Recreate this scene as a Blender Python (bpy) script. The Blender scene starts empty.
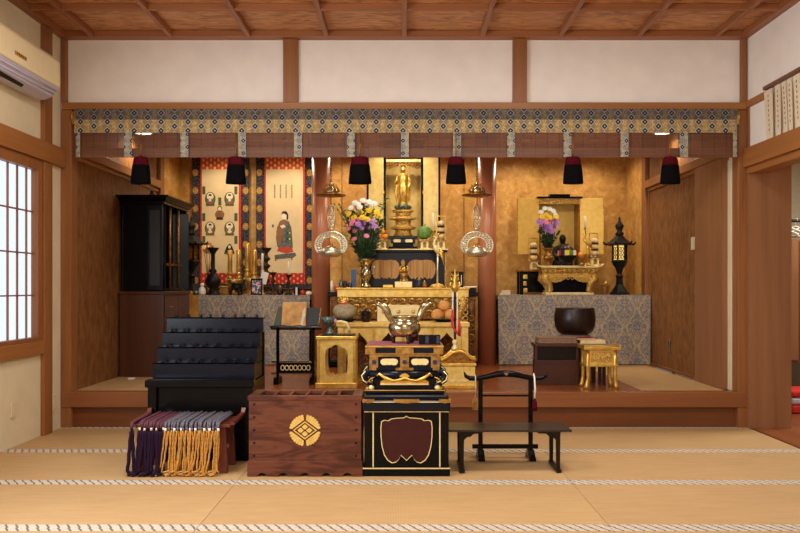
import bpy, bmesh, math, random
from mathutils import Vector, Matrix
random.seed(7)
sc = bpy.context.scene
COL = sc.collection
PI = math.pi
F = 750.0; HC = 1.25            # focal length in pixels of an 800 px wide frame, eye height in metres
def X(px, Y): return (px - 403) * Y / F
def Z(py, Y): return HC + (287 - py) * Y / F

# ------------------------------------------------------------------ materials
def lin(c):
    out = []
    for v in c[:3]:
        v = v / 255.0
        out.append(v / 12.92 if v <= 0.04045 else ((v + 0.055) / 1.055) ** 2.4)
    return (*out, 1.0)
class V:
    """tiny node-expression helper"""
    def __init__(s, nt, sock): s.nt = nt; s.s = sock
    def op(s, o, b=None, c=None):
        n = s.nt.nodes.new('ShaderNodeMath'); n.operation = o
        s.nt.links.new(s.s, n.inputs[0])
        for i, q in ((1, b), (2, c)):
            if q is None: continue
            if isinstance(q, V): s.nt.links.new(q.s, n.inputs[i])
            else: n.inputs[i].default_value = q
        return V(s.nt, n.outputs[0])
    def __add__(s, o): return s.op('ADD', o)
    def __sub__(s, o): return s.op('SUBTRACT', o)
    def __mul__(s, o): return s.op('MULTIPLY', o)
    def lt(s, o): return s.op('LESS_THAN', o)
    def gt(s, o): return s.op('GREATER_THAN', o)
    def fr(s): return s.op('FRACT')
    def ab(s): return s.op('ABSOLUTE')
    def mn(s, o): return s.op('MINIMUM', o)
    def mx(s, o): return s.op('MAXIMUM', o)
    def sin(s): return s.op('SINE')
class MatB:
    def __init__(s, name, rough=0.5, metal=0.0, spec=0.5):
        s.m = bpy.data.materials.new(name); s.m.use_nodes = True
        s.nt = s.m.node_tree; s.p = s.nt.nodes['Principled BSDF']
        s.p.inputs['Roughness'].default_value = rough
        s.p.inputs['Metallic'].default_value = metal
        s.p.inputs['Specular IOR Level'].default_value = spec
    def coords(s):
        t = s.nt.nodes.new('ShaderNodeTexCoord')
        x = s.nt.nodes.new('ShaderNodeSeparateXYZ'); s.nt.links.new(t.outputs['Object'], x.inputs[0])
        s.vec = t.outputs['Object']
        return [V(s.nt, o) for o in x.outputs]
    def noise(s, scale, stretch=(1, 1, 1), detail=3, dist=0.0, rough=0.5):
        t = s.nt.nodes.new('ShaderNodeTexCoord'); mp = s.nt.nodes.new('ShaderNodeMapping')
        mp.inputs['Scale'].default_value = stretch
        s.nt.links.new(t.outputs['Object'], mp.inputs[0])
        n = s.nt.nodes.new('ShaderNodeTexNoise')
        n.inputs['Scale'].default_value = scale; n.inputs['Detail'].default_value = detail
        n.inputs['Distortion'].default_value = dist; n.inputs['Roughness'].default_value = rough
        s.nt.links.new(mp.outputs[0], n.inputs['Vector'])
        return V(s.nt, n.outputs['Fac'])
    def ramp(s, v, stops):
        r = s.nt.nodes.new('ShaderNodeValToRGB')
        el = r.color_ramp.elements
        while len(el) < len(stops): el.new(0.5)
        for e, (p, c) in zip(el, stops): e.position = p; e.color = lin(c)
        s.nt.links.new(v.s, r.inputs[0]); return r.outputs[0]
    def mix(s, f, a, b):
        n = s.nt.nodes.new('ShaderNodeMix'); n.data_type = 'RGBA'
        s.nt.links.new(f.s, n.inputs[0])
        for i, q in ((6, a), (7, b)):
            if isinstance(q, tuple): n.inputs[i].default_value = lin(q)
            else: s.nt.links.new(q, n.inputs[i])
        return n.outputs[2]
    def base(s, c):
        if isinstance(c, tuple): s.p.inputs['Base Color'].default_value = lin(c)
        else: s.nt.links.new(c, s.p.inputs['Base Color'])
        return s
    def bump(s, v, strength=0.3, dist=0.004):
        b = s.nt.nodes.new('ShaderNodeBump'); b.inputs['Strength'].default_value = strength
        b.inputs['Distance'].default_value = dist
        s.nt.links.new(v.s, b.inputs['Height']); s.nt.links.new(b.outputs[0], s.p.inputs['Normal'])
        return s
def plain(name, c, rough=0.5, metal=0.0, var=0.08, scale=20, spec=0.5):
    b = MatB(name, rough, metal, spec)
    n = b.noise(scale)
    d = tuple(max(0, v * (1 - var)) for v in c); u = tuple(min(255, v * (1 + var)) for v in c)
    b.base(b.ramp(n, [(0.3, d), (0.7, u)]))
    return b.m
def wood(name, c1, c2, axis='x', scale=7, rough=0.45, spec=0.4, stretch=0.06):
    b = MatB(name, rough, 0, spec)
    st = {'x': (stretch, 1, 1), 'y': (1, stretch, 1), 'z': (1, 1, stretch)}[axis]
    n = b.noise(scale, st, 4, 1.2)
    n2 = b.noise(scale * 9, tuple(v * (0.4 if v < 1 else 1) for v in st), 2)
    v = n * 0.7 + n2 * 0.3
    b.base(b.ramp(v, [(0.32, c1), (0.68, c2)]))
    return b.m
def emit(name, c, strength):
    m = bpy.data.materials.new(name); m.use_nodes = True
    nt = m.node_tree; nt.nodes.remove(nt.nodes['Principled BSDF'])
    e = nt.nodes.new('ShaderNodeEmission'); e.inputs[0].default_value = lin(c); e.inputs[1].default_value = strength
    nt.links.new(e.outputs[0], nt.nodes['Material Output'].inputs[0]); return m

M = {}
M['post'] = wood('post_wood_upright', (129, 79, 42), (155, 101, 56), 'z')
M['beam'] = wood('beam_wood', (143, 90, 45), (167, 110, 58), 'x')
M['beam_y'] = wood('beam_wood_deep', (143, 90, 45), (167, 110, 58), 'y')
M['ceil_rib'] = wood('ceiling_rib_wood', (137, 84, 48), (161, 101, 60), 'x')
M['ceil_rib_y'] = wood('ceiling_rib_wood_deep', (137, 84, 48), (161, 101, 60), 'y')
b = MatB('ceiling_board', 0.6); n = b.noise(5, (0.6, 2, 1), 6, 2.5)
b.base(b.ramp(n, [(0.35, (150, 98, 58)), (0.5, (186, 128, 80)), (0.66, (204, 146, 96))])); M['ceil'] = b.m
M['plaster'] = plain('white_plaster', (238, 230, 220), 0.9, 0, 0.015, 6, 0.2)
M['cream_plaster'] = plain('cream_plaster', (222, 209, 176), 0.9, 0, 0.02, 6, 0.2)
M['panel_wood'] = wood('panel_wood', (133, 87, 55), (155, 107, 70), 'z', 5)
M['riser_wood'] = wood('riser_wood', (102, 58, 29), (121, 70, 38), 'x', 6, 0.35)
M['kamachi'] = wood('step_edge_wood', (128, 78, 44), (150, 94, 57), 'x', 6, 0.3)
M['plat_wood'] = wood('polished_floor_wood', (129, 70, 33), (157, 90, 47), 'x', 6, 0.26, 0.4)
M['corr_wood'] = wood('corridor_floor_wood', (121, 68, 38), (148, 88, 49), 'y', 6, 0.3)
# tatami
b = MatB('tatami_rush', 0.75, 0, 0.25); x, y, z = b.coords()
w = (x * 700).sin() * 0.5 + 0.5; n = b.noise(30, (0.15, 1.0, 1), 3); n3 = b.noise(1.4)
v = n * 0.45 + n3 * 0.3 + w * 0.25
b.base(b.ramp(v, [(0.3, (172, 138, 92)), (0.7, (192, 158, 111))])); M['tatami'] = b.m
b = MatB('tatami_border', 0.8); x, y, z = b.coords()
u = (x * 18.5 + y * 13).fr(); n = b.noise(160)
c0 = b.mix(n.gt(.5), (184, 172, 154), (204, 194, 178)); c1 = b.mix(u.lt(0.24), c0, (104, 95, 88)); b.base(c1); M['heri'] = b.m
M['switch'] = plain('cream_plastic', (216, 200, 160), 0.5, 0, .02)
# gold leaf wall
b = MatB('gold_leaf_wall', 0.5, 0.12, 0.4); n = b.noise(9, (1, 1, 1), 5, 0.8, 0.65)
b.base(b.ramp(n, [(0.32, (170, 122, 58)), (0.55, (198, 150, 80)), (0.7, (216, 174, 102))])); M['goldwall'] = b.m
b = MatB('brown_leaf_wall', 0.6, 0.1, 0.3); n = b.noise(24, (1, 1, 0.35), 4, 0.4, 0.6)
b.base(b.ramp(n, [(0.35, (112, 72, 36)), (0.65, (148, 100, 54))])); M['brownwall'] = b.m
def gold(name, c1, c2, rough=0.32, metal=0.75, scale=18, bump=0.0, bs=60):
    b = MatB(name, rough, metal, 0.5); n = b.noise(scale, (1, 1, 1), 4)
    b.base(b.ramp(n, [(0.35, c1), (0.65, c2)]))
    if bump: b.bump(b.noise(bs, (1, 1, 1), 3, 1.0), bump, 0.01)
    return b.m
M['gold'] = gold('gold_lacquer', (204, 156, 62), (236, 196, 102), 0.3)
M['gold_matte'] = gold('matte_gold_leaf', (222, 182, 88), (238, 206, 120), 0.42, 0.4)
M['gold_pale'] = gold('pale_gold_leaf', (230, 206, 140), (242, 224, 166), 0.45, 0.3)
M['gold_carved'] = gold('carved_gold', (168, 120, 50), (242, 204, 110), 0.35, 0.7, 70, 0.9, 60)
M['gold_dark'] = gold('old_gold', (112, 74, 26), (176, 124, 54), 0.4, 0.7, 40)
M['gold_red'] = gold('copper_gold_fitting', (136, 98, 44), (186, 144, 76), 0.33, 0.7, 30)
M['brass'] = gold('aged_brass', (130, 114, 84), (188, 170, 132), 0.22, 0.9, 25)
M['silver'] = gold('pale_openwork_metal', (196, 188, 158), (238, 232, 208), 0.3, 0.8, 90)
M['bronze'] = gold('dark_bronze', (40, 30, 23), (76, 55, 39), 0.38, 0.7, 40)
M['bronze_green'] = gold('green_bronze', (44, 66, 66), (120, 142, 136), 0.35, 0.6, 60)
M['iron'] = plain('black_iron', (24, 22, 22), 0.45, 0.2, 0.2, 20, .25)
M['blk'] = plain('black_lacquer', (10, 9, 11), 0.22, 0, 0.15, 12, 0.16)
M['blk_blue'] = plain('blue_black_lacquer', (17, 20, 30), 0.2, 0, 0.12, 12, 0.2)
M['blk_brown'] = wood('black_brown_wood', (20, 15, 13), (34, 26, 22), 'x', 8, 0.35, .18)
M['desk_top'] = wood('dark_desk_wood', (40, 32, 25), (58, 46, 35), 'x', 8, 0.3, .25)
M['bronze_bowl'] = plain('dark_bronze_bowl', (36, 22, 18), 0.34, 0.2, 0.1, 10)
M['red_lacquer'] = plain('red_brown_lacquer', (104, 44, 32), 0.3, 0, 0.1, 14, 0.6)
M['maroon'] = plain('maroon_lacquer', (62, 23, 22), 0.35, 0, 0.08, 30, .25)
b = MatB('offertory_wood', 0.45, 0, 0.25); n = b.noise(3.2, (0.5, 1, 2.6), 3, 2.2); n2 = b.noise(40, (0.05, 1, 1.2), 2)
v = (n * 14).sin() * 0.22 + n2 * 0.45 + 0.26
b.base(b.ramp(v, [(0.3, (74, 38, 25)), (0.6, (98, 53, 35)), (0.8, (112, 64, 44))])); M['offer'] = b.m
M['offer_in'] = plain('dark_inner_wood', (70, 40, 28), 0.6)
M['dark_cabinet'] = wood('dark_cabinet_wood', (61, 31, 16), (84, 45, 24), 'z', 6, 0.3, 0.5)
M['desk_red'] = wood('red_brown_desk_wood', (61, 31, 21), (80, 43, 30), 'x', 7, 0.35)
M['column'] = wood('column_wood', (162, 96, 64), (186, 118, 83), 'z', 6, 0.3, 0.4)
M['white'] = plain('off_white', (236, 230, 218), 0.6, 0, 0.02)
M['paper'] = plain('paper', (222, 204, 174), 0.8, 0, 0.03, 30)
M['candle'] = plain('candle_wax', (238, 232, 216), 0.5, 0, 0.02)
M['ac'] = plain('air_conditioner_plastic', (236, 220, 176), 0.45, 0, 0.01)
M['ac_low'] = plain('air_conditioner_grey_plastic', (200, 198, 218), 0.45, 0, 0.01)
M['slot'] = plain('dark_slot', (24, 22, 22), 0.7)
M['black_cloth'] = plain('black_silk', (11, 9, 10), 0.9, 0, .2, 60, .08)
M['red_cloth'] = plain('dark_red_silk', (74, 10, 20), 0.9, 0, .15, 60, .1)
M['purple_cord'] = plain('dark_purple_cord', (34, 17, 36), 0.8, 0, 0.25, 80, .12)
M['plum'] = plain('plum_brocade', (86, 42, 56), 0.75, 0, 0.25, 80)
M['gold_cord'] = plain('ochre_cord', (184, 130, 52), 0.75, 0, 0.18, 80)
M['grey_cord'] = plain('slate_band', (94, 92, 102), 0.75, 0, 0.2, 80)
M['light_knot'] = plain('cream_knot', (224, 200, 160), 0.75, 0, 0.1, 80)
M['mauve'] = plain('mauve_cloth', (142, 74, 96), 0.8, 0, 0.12, 60)
M['book_red'] = plain('red_book_cover', (140, 34, 34), 0.5)
M['statue_dark'] = plain('dark_statue_bronze', (26, 21, 19), 0.4, 0.3, .15, 40, .3)
M['red'] = plain('vermilion', (190, 44, 34), 0.6, 0, 0.1)
M['redbright'] = plain('bright_red', (206, 48, 40), 0.6, 0, 0.06)
M['green'] = plain('leaf_green', (52, 84, 38), 0.6, 0, 0.35, 14)
M['green_dk'] = plain('deep_green', (34, 56, 34), 0.6, 0, 0.3, 20)
M['melon_green'] = plain('melon_green', (98, 138, 66), 0.4, 0, 0.2, 30)
b = MatB('netted_melon_skin', 0.7); n = b.noise(60, (1, 1, 1), 3, 1.5)
b.base(b.ramp(n, [(0.4, (152, 134, 98)), (0.6, (190, 172, 136))])); M['melon'] = b.m
M['orange'] = plain('orange_peel', (232, 142, 40), 0.5, 0, 0.06, 40)
M['peach'] = plain('pale_orange_peel', (232, 164, 84), 0.5, 0, 0.06, 40)
M['petal_white'] = plain('white_petal', (240, 238, 230), 0.6, 0, 0.03)
M['petal_yellow'] = plain('yellow_petal', (242, 206, 40), 0.6, 0, 0.05)
M['petal_purple'] = plain('lilac_petal', (178, 122, 196), 0.6, 0, 0.1)
M['petal_pink'] = plain('pink_petal', (232, 128, 164), 0.6, 0, 0.08)
M['blue'] = plain('blue_cover', (52, 92, 140), 0.5)
M['navy'] = plain('navy_glaze', (30, 40, 70), 0.3)
M['book_tan'] = plain('worn_tan_paper', (196, 146, 84), 0.7, 0, 0.14, 14)
M['board_grey'] = plain('grey_lacquer_board', (34, 34, 35), 0.55, 0, 0.1)
M['board_green_sheen'] = plain('green_sheen_board', (54, 64, 50), 0.5, 0, 0.1)  # greenish reflection on the black board, painted in as its colour
M['taupe'] = plain('taupe_cloth', (136, 106, 84), 0.85, 0, 0.1, 50)
M['beige_wall'] = plain('beige_wall', (196, 182, 156), 0.9, 0, 0.02)
M['flame_pane'] = emit('lit_lantern_pane', (255, 214, 120), 1.2)
M['lampdim'] = emit('recessed_lamp_glow', (255, 226, 170), 1.6)
M['lampglow'] = emit('downlight_glow', (255, 246, 226), 14)
M['shoji'] = emit('daylit_shoji_paper', (226, 236, 255), 1.25)
M['cake'] = plain('pale_rice_cake', (226, 200, 148), 0.6, 0, 0.05)
M['dim_pane'] = gold('unlit_gilt_pane', (120, 70, 30), (190, 130, 60), 0.5, 0.4, 60)
M['candle_gold'] = gold('gold_candle', (200, 148, 60), (230, 186, 96), 0.3, 0.6)
M['interior_gold'] = gold('cabinet_interior_gold', (206, 176, 104), (222, 194, 124), 0.5, 0.3)
M['shrine_gold'] = gold('shrine_gold_panel', (228, 186, 92), (238, 200, 106), 0.4, 0.3)
# slatted brown-gold
b = MatB('slatted_gold', 0.5, 0.3); x, y, z = b.coords(); n = b.noise(60, (1, 1, 0.03), 2)
b.base(b.ramp(n, [(0.35, (150, 106, 56)), (0.65, (190, 148, 92))])); M['slatted'] = b.m
# pelmet brocade: staggered navy lozenges on gold and grey squares
def brocade(name, g1, g2, s1, s2, navy, edge, px_, pz_, r, z0=0.0, x0=0.0):
    b = MatB(name, 0.75, 0, 0.3); x, y, z = b.coords()
    u = x * (1 / px_) + x0; v = z * (1 / pz_) + z0
    def loz(u, v): return ((u + 0.5).fr() - 0.5).ab() * px_ + ((v + 0.5).fr() - 0.5).ab() * pz_
    d = loz(u, v).mn(loz(u + 0.5, v + 0.5)); q = loz(u + 0.25, v + .25).mn(loz(u + 0.75, v + .25)).mn(loz(u + .25, v + .75)).mn(loz(u + .75, v + .75))
    n = b.noise(95, (1, 1, 1), 3)
    c = b.mix(n.gt(0.5), g1, g2); c2 = b.mix(n.gt(0.52), s1, s2)
    c = b.mix(q.lt(r * 1.15), c, c2)
    c = b.mix(d.lt(r * 1.35), c, edge); c = b.mix(d.lt(r), c, navy); c = b.mix(d.lt(r * .3), c, edge)
    b.base(c); return b.m
M['brocade'] = brocade('pelmet_brocade', (150, 126, 80), (116, 112, 102), (164, 128, 66), (186, 166, 122), (34, 36, 54), (176, 166, 138), .236, .0775, .027)
M['brocade_upper'] = brocade('pelmet_brocade_upper', (84, 72, 58), (66, 66, 72), (96, 78, 50), (112, 104, 92), (28, 30, 48), (132, 124, 112), .236, .0775, .027)  # upper band: same pattern in darker, bluer tones
M['strap'] = brocade('strap_brocade', (118, 118, 116), (150, 146, 134), (176, 166, 140), (150, 130, 92), (38, 46, 72), (170, 166, 152), .14, .11, .022, .2, .5)
# damask cloth: mirrored scrolling vines inside an ogee trellis
b = MatB('damask_cloth', 0.8, 0, 0.2); x, y, z = b.coords()
PX, PZ_ = .30, .44
u = ((x * (1 / PX)).fr() - 0.5).ab(); v0 = z * (1 / PZ_); half = (x * (1 / PX)).op('FLOOR')
v = v0 + (half * 0.5).fr() * 0.0
cv = b.nt.nodes.new('ShaderNodeCombineXYZ'); b.nt.links.new((u * 3.0).s, cv.inputs[0]); b.nt.links.new((v0.fr() * 3.6).s, cv.inputs[1])
def mnoise(scale, dist):
    n = b.nt.nodes.new('ShaderNodeTexNoise'); n.inputs['Scale'].default_value = scale; n.inputs['Detail'].default_value = 1.5; n.inputs['Distortion'].default_value = dist
    b.nt.links.new(cv.outputs[0], n.inputs['Vector']); return V(b.nt, n.outputs['Fac'])
n1 = mnoise(2.6, 1.6); n2 = mnoise(4.2, 0.8)
curl = ((n1 * 26).sin()).gt(0.5); leaf = n2.gt(0.60)
tre = (u - ((v0 * (2 * PI)).op('COSINE') * 0.17 + 0.25)).ab()
line = tre.lt(0.030)
m = curl.mx(leaf).mx(line)
g = b.noise(80, (1, 1, 1), 2); gr = b.mix(g.gt(.5), (112, 111, 120), (126, 124, 130)); tn = b.mix(g.gt(.5), (174, 152, 116), (190, 172, 138))
b.base(b.mix(m * 0.85, gr, tn)); M['damask'] = b.m
# scroll mount brocade
b = MatB('scroll_brocade', 0.8, 0, 0.2); x, y, z = b.coords()
u = (x * 7.5).fr() - 0.5; v = (z * 4.2).fr() - 0.5
r = (u * u + v * v * 2.2).op('SQRT'); n = b.noise(60, (1, 1, 1), 3)
c = b.mix(n.gt(0.52), (34, 36, 54), (88, 80, 74)); c2 = b.mix(n.gt(0.5), (150, 108, 50), (196, 154, 84))
b.base(b.mix((r + n * 0.3).lt(0.44), c, c2)); M['scroll_brocade'] = b.m
b = MatB('dotted_orange_silk', 0.75); x, y, z = b.coords()
u = ((x * 20).fr() - 0.5); v = ((z * 14 + (x * 20).op('FLOOR') * 0.5).fr() - 0.5)
r = u * u + v * v
b.base(b.mix(r.lt(0.1), (226, 88, 34), (250, 210, 140))); M['dot_orange'] = b.m
b = MatB('dotted_red_silk', 0.75); x, y, z = b.coords()
u = ((x * 20).fr() - 0.5); v = ((z * 14 + (x * 20).op('FLOOR') * 0.5).fr() - 0.5)
r = u * u + v * v
b.base(b.mix(r.lt(0.06), (190, 34, 24), (226, 160, 110))); M['dot_red'] = b.m
M['silk_cream'] = plain('aged_cream_silk', (224, 200, 156), 0.85, 0, 0.03, 5)
M['pf_green'] = plain('paint_green', (84, 98, 50), 0.8); M['pf_brown'] = plain('paint_brown', (140, 96, 60), 0.8)
M['pf_grey'] = plain('paint_grey', (96, 94, 90), 0.8, 0, 0.3, 60); M['pf_skin'] = plain('paint_skin', (240, 222, 196), 0.8)
M['pf_black'] = plain('ink_black', (34, 30, 28), 0.8); M['pf_red'] = plain('paint_red', (190, 72, 56), 0.8)
M['pf_teal'] = plain('paint_teal', (70, 96, 86), 0.8)
# openwork carving relief
M['dark_carved'] = gold('dark_red_gold_carving', (52, 22, 18), (150, 98, 46), 0.4, 0.4, 60, 0.9, 50)
b = MatB('blind_bamboo', 0.55); n = b.noise(20, (0.05, 1, 4), 3)
b.base(b.ramp(n, [(0.35, (92, 54, 32)), (0.65, (120, 74, 46))])); M['bamboo'] = b.m
# photo print
b = MatB('photo_print', 0.25); n = b.noise(26, (1, 1, 1), 2, 0.5)
b.base(b.ramp(n, [(0.35, (40, 36, 60)), (0.48, (96, 88, 130)), (0.56, (214, 176, 160)), (0.66, (226, 210, 214))])); M['photo'] = b.m
M['openwork'] = M['silver']

# ------------------------------------------------------------------ mesh kit
class MB:
    def __init__(s): s.v = []; s.f = []; s.mi = []; s.sm = []
    def add(s, vs, fs, mi=0, smooth=False, T=None):
        o = len(s.v)
        s.v += [tuple(T @ Vector(p)) if T is not None else tuple(p) for p in vs]
        for f in fs: s.f.append([i + o for i in f]); s.mi.append(mi); s.sm.append(smooth)
        return s
    def box(s, x0, x1, y0, y1, z0, z1, mi=0, T=None):
        vs = [(x, y, z) for z in (z0, z1) for y in (y0, y1) for x in (x0, x1)]
        return s.add(vs, [(0, 2, 3, 1), (4, 5, 7, 6), (0, 1, 5, 4), (2, 6, 7, 3), (0, 4, 6, 2), (1, 3, 7, 5)], mi, False, T)
    def cbox(s, cx, cy, z0, w, d, h, mi=0, T=None):
        return s.box(cx - w / 2, cx + w / 2, cy - d / 2, cy + d / 2, z0, z0 + h, mi, T)
    def frust(s, cx, cy, z0, z1, w0, d0, w1, d1, mi=0, T=None):
        vs = []
        for z, w, d in ((z0, w0, d0), (z1, w1, d1)):
            for y in (-1, 1):
                for x in (-1, 1): vs.append((cx + x * w / 2, cy + y * d / 2, z))
        return s.add(vs, [(0, 2, 3, 1), (4, 5, 7, 6), (0, 1, 5, 4), (2, 6, 7, 3), (0, 4, 6, 2), (1, 3, 7, 5)], mi, False, T)
    def lathe(s, prof, c=(0, 0, 0), n=20, mi=0, sx=1, sy=1, T=None, smooth=True, lob=0, la=0.0):
        vs = []; fs = []
        for r, z in prof:
            for k in range(n):
                a = 2 * PI * k / n; rr = r * (1 + (la * math.cos(lob * a) if lob else 0))
                vs.append((c[0] + rr * math.cos(a) * sx, c[1] + rr * math.sin(a) * sy, c[2] + z))
        m = len(prof)
        for i in range(m - 1):
            for k in range(n):
                fs.append((i * n + k, i * n + (k + 1) % n, (i + 1) * n + (k + 1) % n, (i + 1) * n + k))
        fs.append(tuple(reversed(range(n)))); fs.append(tuple(range((m - 1) * n, m * n)))
        return s.add(vs, fs, mi, smooth, T)
    def sphere(s, c, r, n=14, mi=0, sx=1, sy=1, sz=1, T=None):
        prof = [(max(1e-4, r * math.sin(PI * i / 9)), -r * math.cos(PI * i / 9) * sz) for i in range(10)]
        return s.lathe(prof, c, n, mi, sx, sy, T)
    def tube(s, pts, r, n=8, mi=0, closed=False, T=None, flat=1.0, smooth=True):
        pts = [Vector(p) for p in pts]; m = len(pts)
        rs = r if isinstance(r, (list, tuple)) else [r] * m
        vs = []; fs = []; up = Vector((0.13, 0.21, 0.97)); prevn = None
        for i, p in enumerate(pts):
            if closed: t = pts[(i + 1) % m] - pts[i - 1]
            else: t = pts[min(i + 1, m - 1)] - pts[max(i - 1, 0)]
            t.normalize()
            if prevn is None: nn = t.cross(up); nn = nn if nn.length > 1e-3 else t.cross(Vector((1, 0, 0)))
            else: nn = prevn - t * prevn.dot(t)
            nn.normalize(); bb = t.cross(nn); prevn = nn
            for k in range(n):
                a = 2 * PI * k / n
                vs.append(p + nn * (math.cos(a) * rs[i]) + bb * (math.sin(a) * rs[i] * flat))
        q = m if closed else m - 1
        for i in range(q):
            j = (i + 1) % m
            for k in range(n): fs.append((i * n + k, i * n + (k + 1) % n, j * n + (k + 1) % n, j * n + k))
        if not closed: fs.append(tuple(reversed(range(n)))); fs.append(tuple(range((m - 1) * n, m * n)))
        return s.add(vs, fs, mi, smooth, T)
    def prism(s, poly, a0, a1, plane='xz', mi=0, T=None):
        """polygon extruded: 'xz' along y, 'xy' along z, 'yz' along x"""
        def P(p, a): return {'xz': (p[0], a, p[1]), 'xy': (p[0], p[1], a), 'yz': (a, p[0], p[1])}[plane]
        n = len(poly); vs = [P(p, a0) for p in poly] + [P(p, a1) for p in poly]
        fs = [tuple(range(n)), tuple(reversed(range(n, 2 * n)))]
        for k in range(n): fs.append((k, k + n, (k + 1) % n + n, (k + 1) % n))
        return s.add(vs, fs, mi, False, T)
    def ring(s, outer, inner, a0, a1, plane='xz', mi=0, T=None):
        """frame between two outlines of equal point count"""
        def P(p, a): return {'xz': (p[0], a, p[1]), 'xy': (p[0], p[1], a), 'yz': (a, p[0], p[1])}[plane]
        n = len(outer); vs = []
        for a in (a0, a1):
            vs += [P(p, a) for p in outer] + [P(p, a) for p in inner]
        fs = []
        for k in range(n):
            j = (k + 1) % n
            fs.append((k, j, n + j, n + k)); fs.append((2 * n + j, 2 * n + k, 3 * n + k, 3 * n + j))
            fs.append((k, 2 * n + k, 2 * n + j, j)); fs.append((n + j, 3 * n + j, 3 * n + k, n + k))
        return s.add(vs, fs, mi, False, T)
    def disc(s, cx, cz, rx, rz, y0, y1, n=18, mi=0):
        return s.prism([(cx + rx * math.cos(2 * PI * k / n), cz + rz * math.sin(2 * PI * k / n)) for k in range(n)], y0, y1, 'xz', mi)
    def build(s, name, mats, parent=None, bevel=0.0, loc=None, subdiv=0, remesh=0.0, kind=None):
        me = bpy.data.meshes.new(name); me.from_pydata(s.v, [], s.f)
        if not isinstance(mats, (list, tuple)): mats = [mats]
        for m in mats: me.materials.append(m if not isinstance(m, str) else M[m])
        me.polygons.foreach_set('material_index', s.mi); me.polygons.foreach_set('use_smooth', s.sm)
        bm = bmesh.new(); bm.from_mesh(me); bmesh.ops.recalc_face_normals(bm, faces=bm.faces); bm.to_mesh(me); bm.free()
        me.update()
        o = bpy.data.objects.new(name, me); COL.objects.link(o)
        if parent is not None: o.parent = parent
        if loc is not None: o.location = loc
        if remesh:
            md = o.modifiers.new('Remesh', 'REMESH'); md.mode = 'VOXEL'; md.voxel_size = remesh; md.use_smooth_shade = True
            sm = o.modifiers.new('Smooth', 'SMOOTH'); sm.factor = 0.5; sm.iterations = 2
        if bevel:
            md = o.modifiers.new('Bevel', 'BEVEL'); md.width = bevel; md.segments = 2; md.limit_method = 'ANGLE'; md.angle_limit = 0.6
        if kind: o['kind'] = kind
        return o
def circ(r, n, a0=0.0, rz=None): return [(r * math.cos(a0 + 2 * PI * k / n), (rz or r) * math.sin(a0 + 2 * PI * k / n)) for k in range(n)]
def radial(poly, c, angs):
    """radius outline sampling of a star-shaped polygon about c"""
    out = []
    for a in angs:
        d = (math.cos(a), math.sin(a)); best = None
        for i in range(len(poly)):
            p = poly[i]; q = poly[(i + 1) % len(poly)]
            ex, ey = q[0] - p[0], q[1] - p[1]; den = d[0] * ey - d[1] * ex
            if abs(den) < 1e-12: continue
            wx, wy = p[0] - c[0], p[1] - c[1]
            t = (wx * ey - wy * ex) / den; u = (wx * d[1] - wy * d[0]) / den
            if t > 0 and -1e-6 <= u <= 1 + 1e-6: best = t if best is None else max(best, t)
        best = best or 0.001
        out.append((c[0] + d[0] * best, c[1] + d[1] * best))
    return out
def hole_panel(mb, x0, x1, z0, z1, inner, y0, y1, mi=0, plane='xz', T=None):
    cx = sum(p[0] for p in inner) / len(inner); cz = sum(p[1] for p in inner) / len(inner)
    rect = [(x0, z0), (x1, z0), (x1, z1), (x0, z1)]
    angs = sorted([math.atan2(p[1] - cz, p[0] - cx) for p in rect] + [math.atan2(p[1] - cz, p[0] - cx) for p in inner])
    mb.ring(radial(rect, (cx, cz), angs), radial(inner, (cx, cz), angs), y0, y1, plane, mi, T)
def kozama(w, h, x0=0, z0=0):
    """cusped, two-lobed outline used on altar furniture"""
    half = [(0, 1.0), (.05, .965), (.2, .955), (.3, .94), (.35, .9), (.43, .915), (.485, .885), (.5, .76), (.497, .56), (.475, .35), (.43, .17), (.365, .06), (.28, 0), (.20, .02), (.15, .08), (.11, .165), (.06, .12), (0, .05)]
    pts = half + [(-x, z) for x, z in reversed(half[1:-1])]
    return [(x0 + x * w, z0 + z * h) for x, z in pts]
def arch_hole(w, h, x0=0, z0=0):
    """ogee topped opening with a scalloped foot"""
    half = [(0, 1.0), (.1, .985), (.22, .93), (.36, .89), (.45, .84), (.5, .72), (.5, .45), (.47, .2), (.42, .1), (.33, .05), (.28, .09), (.18, .02), (.1, .07), (0, 0)]
    pts = half + [(-x, z) for x, z in reversed(half[1:-1])]
    return [(x0 + x * w, z0 + z * h) for x, z in pts]
def cloud(w, h, x0=0, z0=0):
    half = [(0, .97), (.2, 1.0), (.38, .95), (.47, .8), (.5, .55), (.47, .3), (.41, .12), (.33, .03), (.28, .1), (.22, .02), (.12, .14), (.06, .04), (0, .1)]
    pts = half + [(-x, z) for x, z in reversed(half[1:-1])]
    return [(x0 + x * w, z0 + z * h) for x, z in pts]

def tag(o, label, cat, group=None, kind=None):
    o['label'] = label; o['category'] = cat
    if group: o['group'] = group
    if kind: o['kind'] = kind
    return o
def thing(name, label, cat, loc=(0, 0, 0), rz=0, group=None):
    o = bpy.data.objects.new(name, None); COL.objects.link(o); o.empty_display_size = 0.1
    o.location = loc; o.rotation_euler = (0, 0, rz)
    return tag(o, label, cat, group)
def dup(root, loc, rz=0, label=None, scale=None):
    r = root.copy(); COL.objects.link(r); r.location = loc; r.rotation_euler = (0, 0, rz)
    if scale: r.scale = scale
    if label: r['label'] = label
    for ch in list(root.children):
        c = ch.copy(); COL.objects.link(c); c.parent = r
        for g in list(ch.children):
            d = g.copy(); COL.objects.link(d); d.parent = c
    return r
def struct(name, mb, mats, parent=None, bevel=0.0):
    o = mb.build(name, mats, parent, bevel)
    if parent is None: o['kind'] = 'structure'
    return o
_tn = [0]
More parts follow.
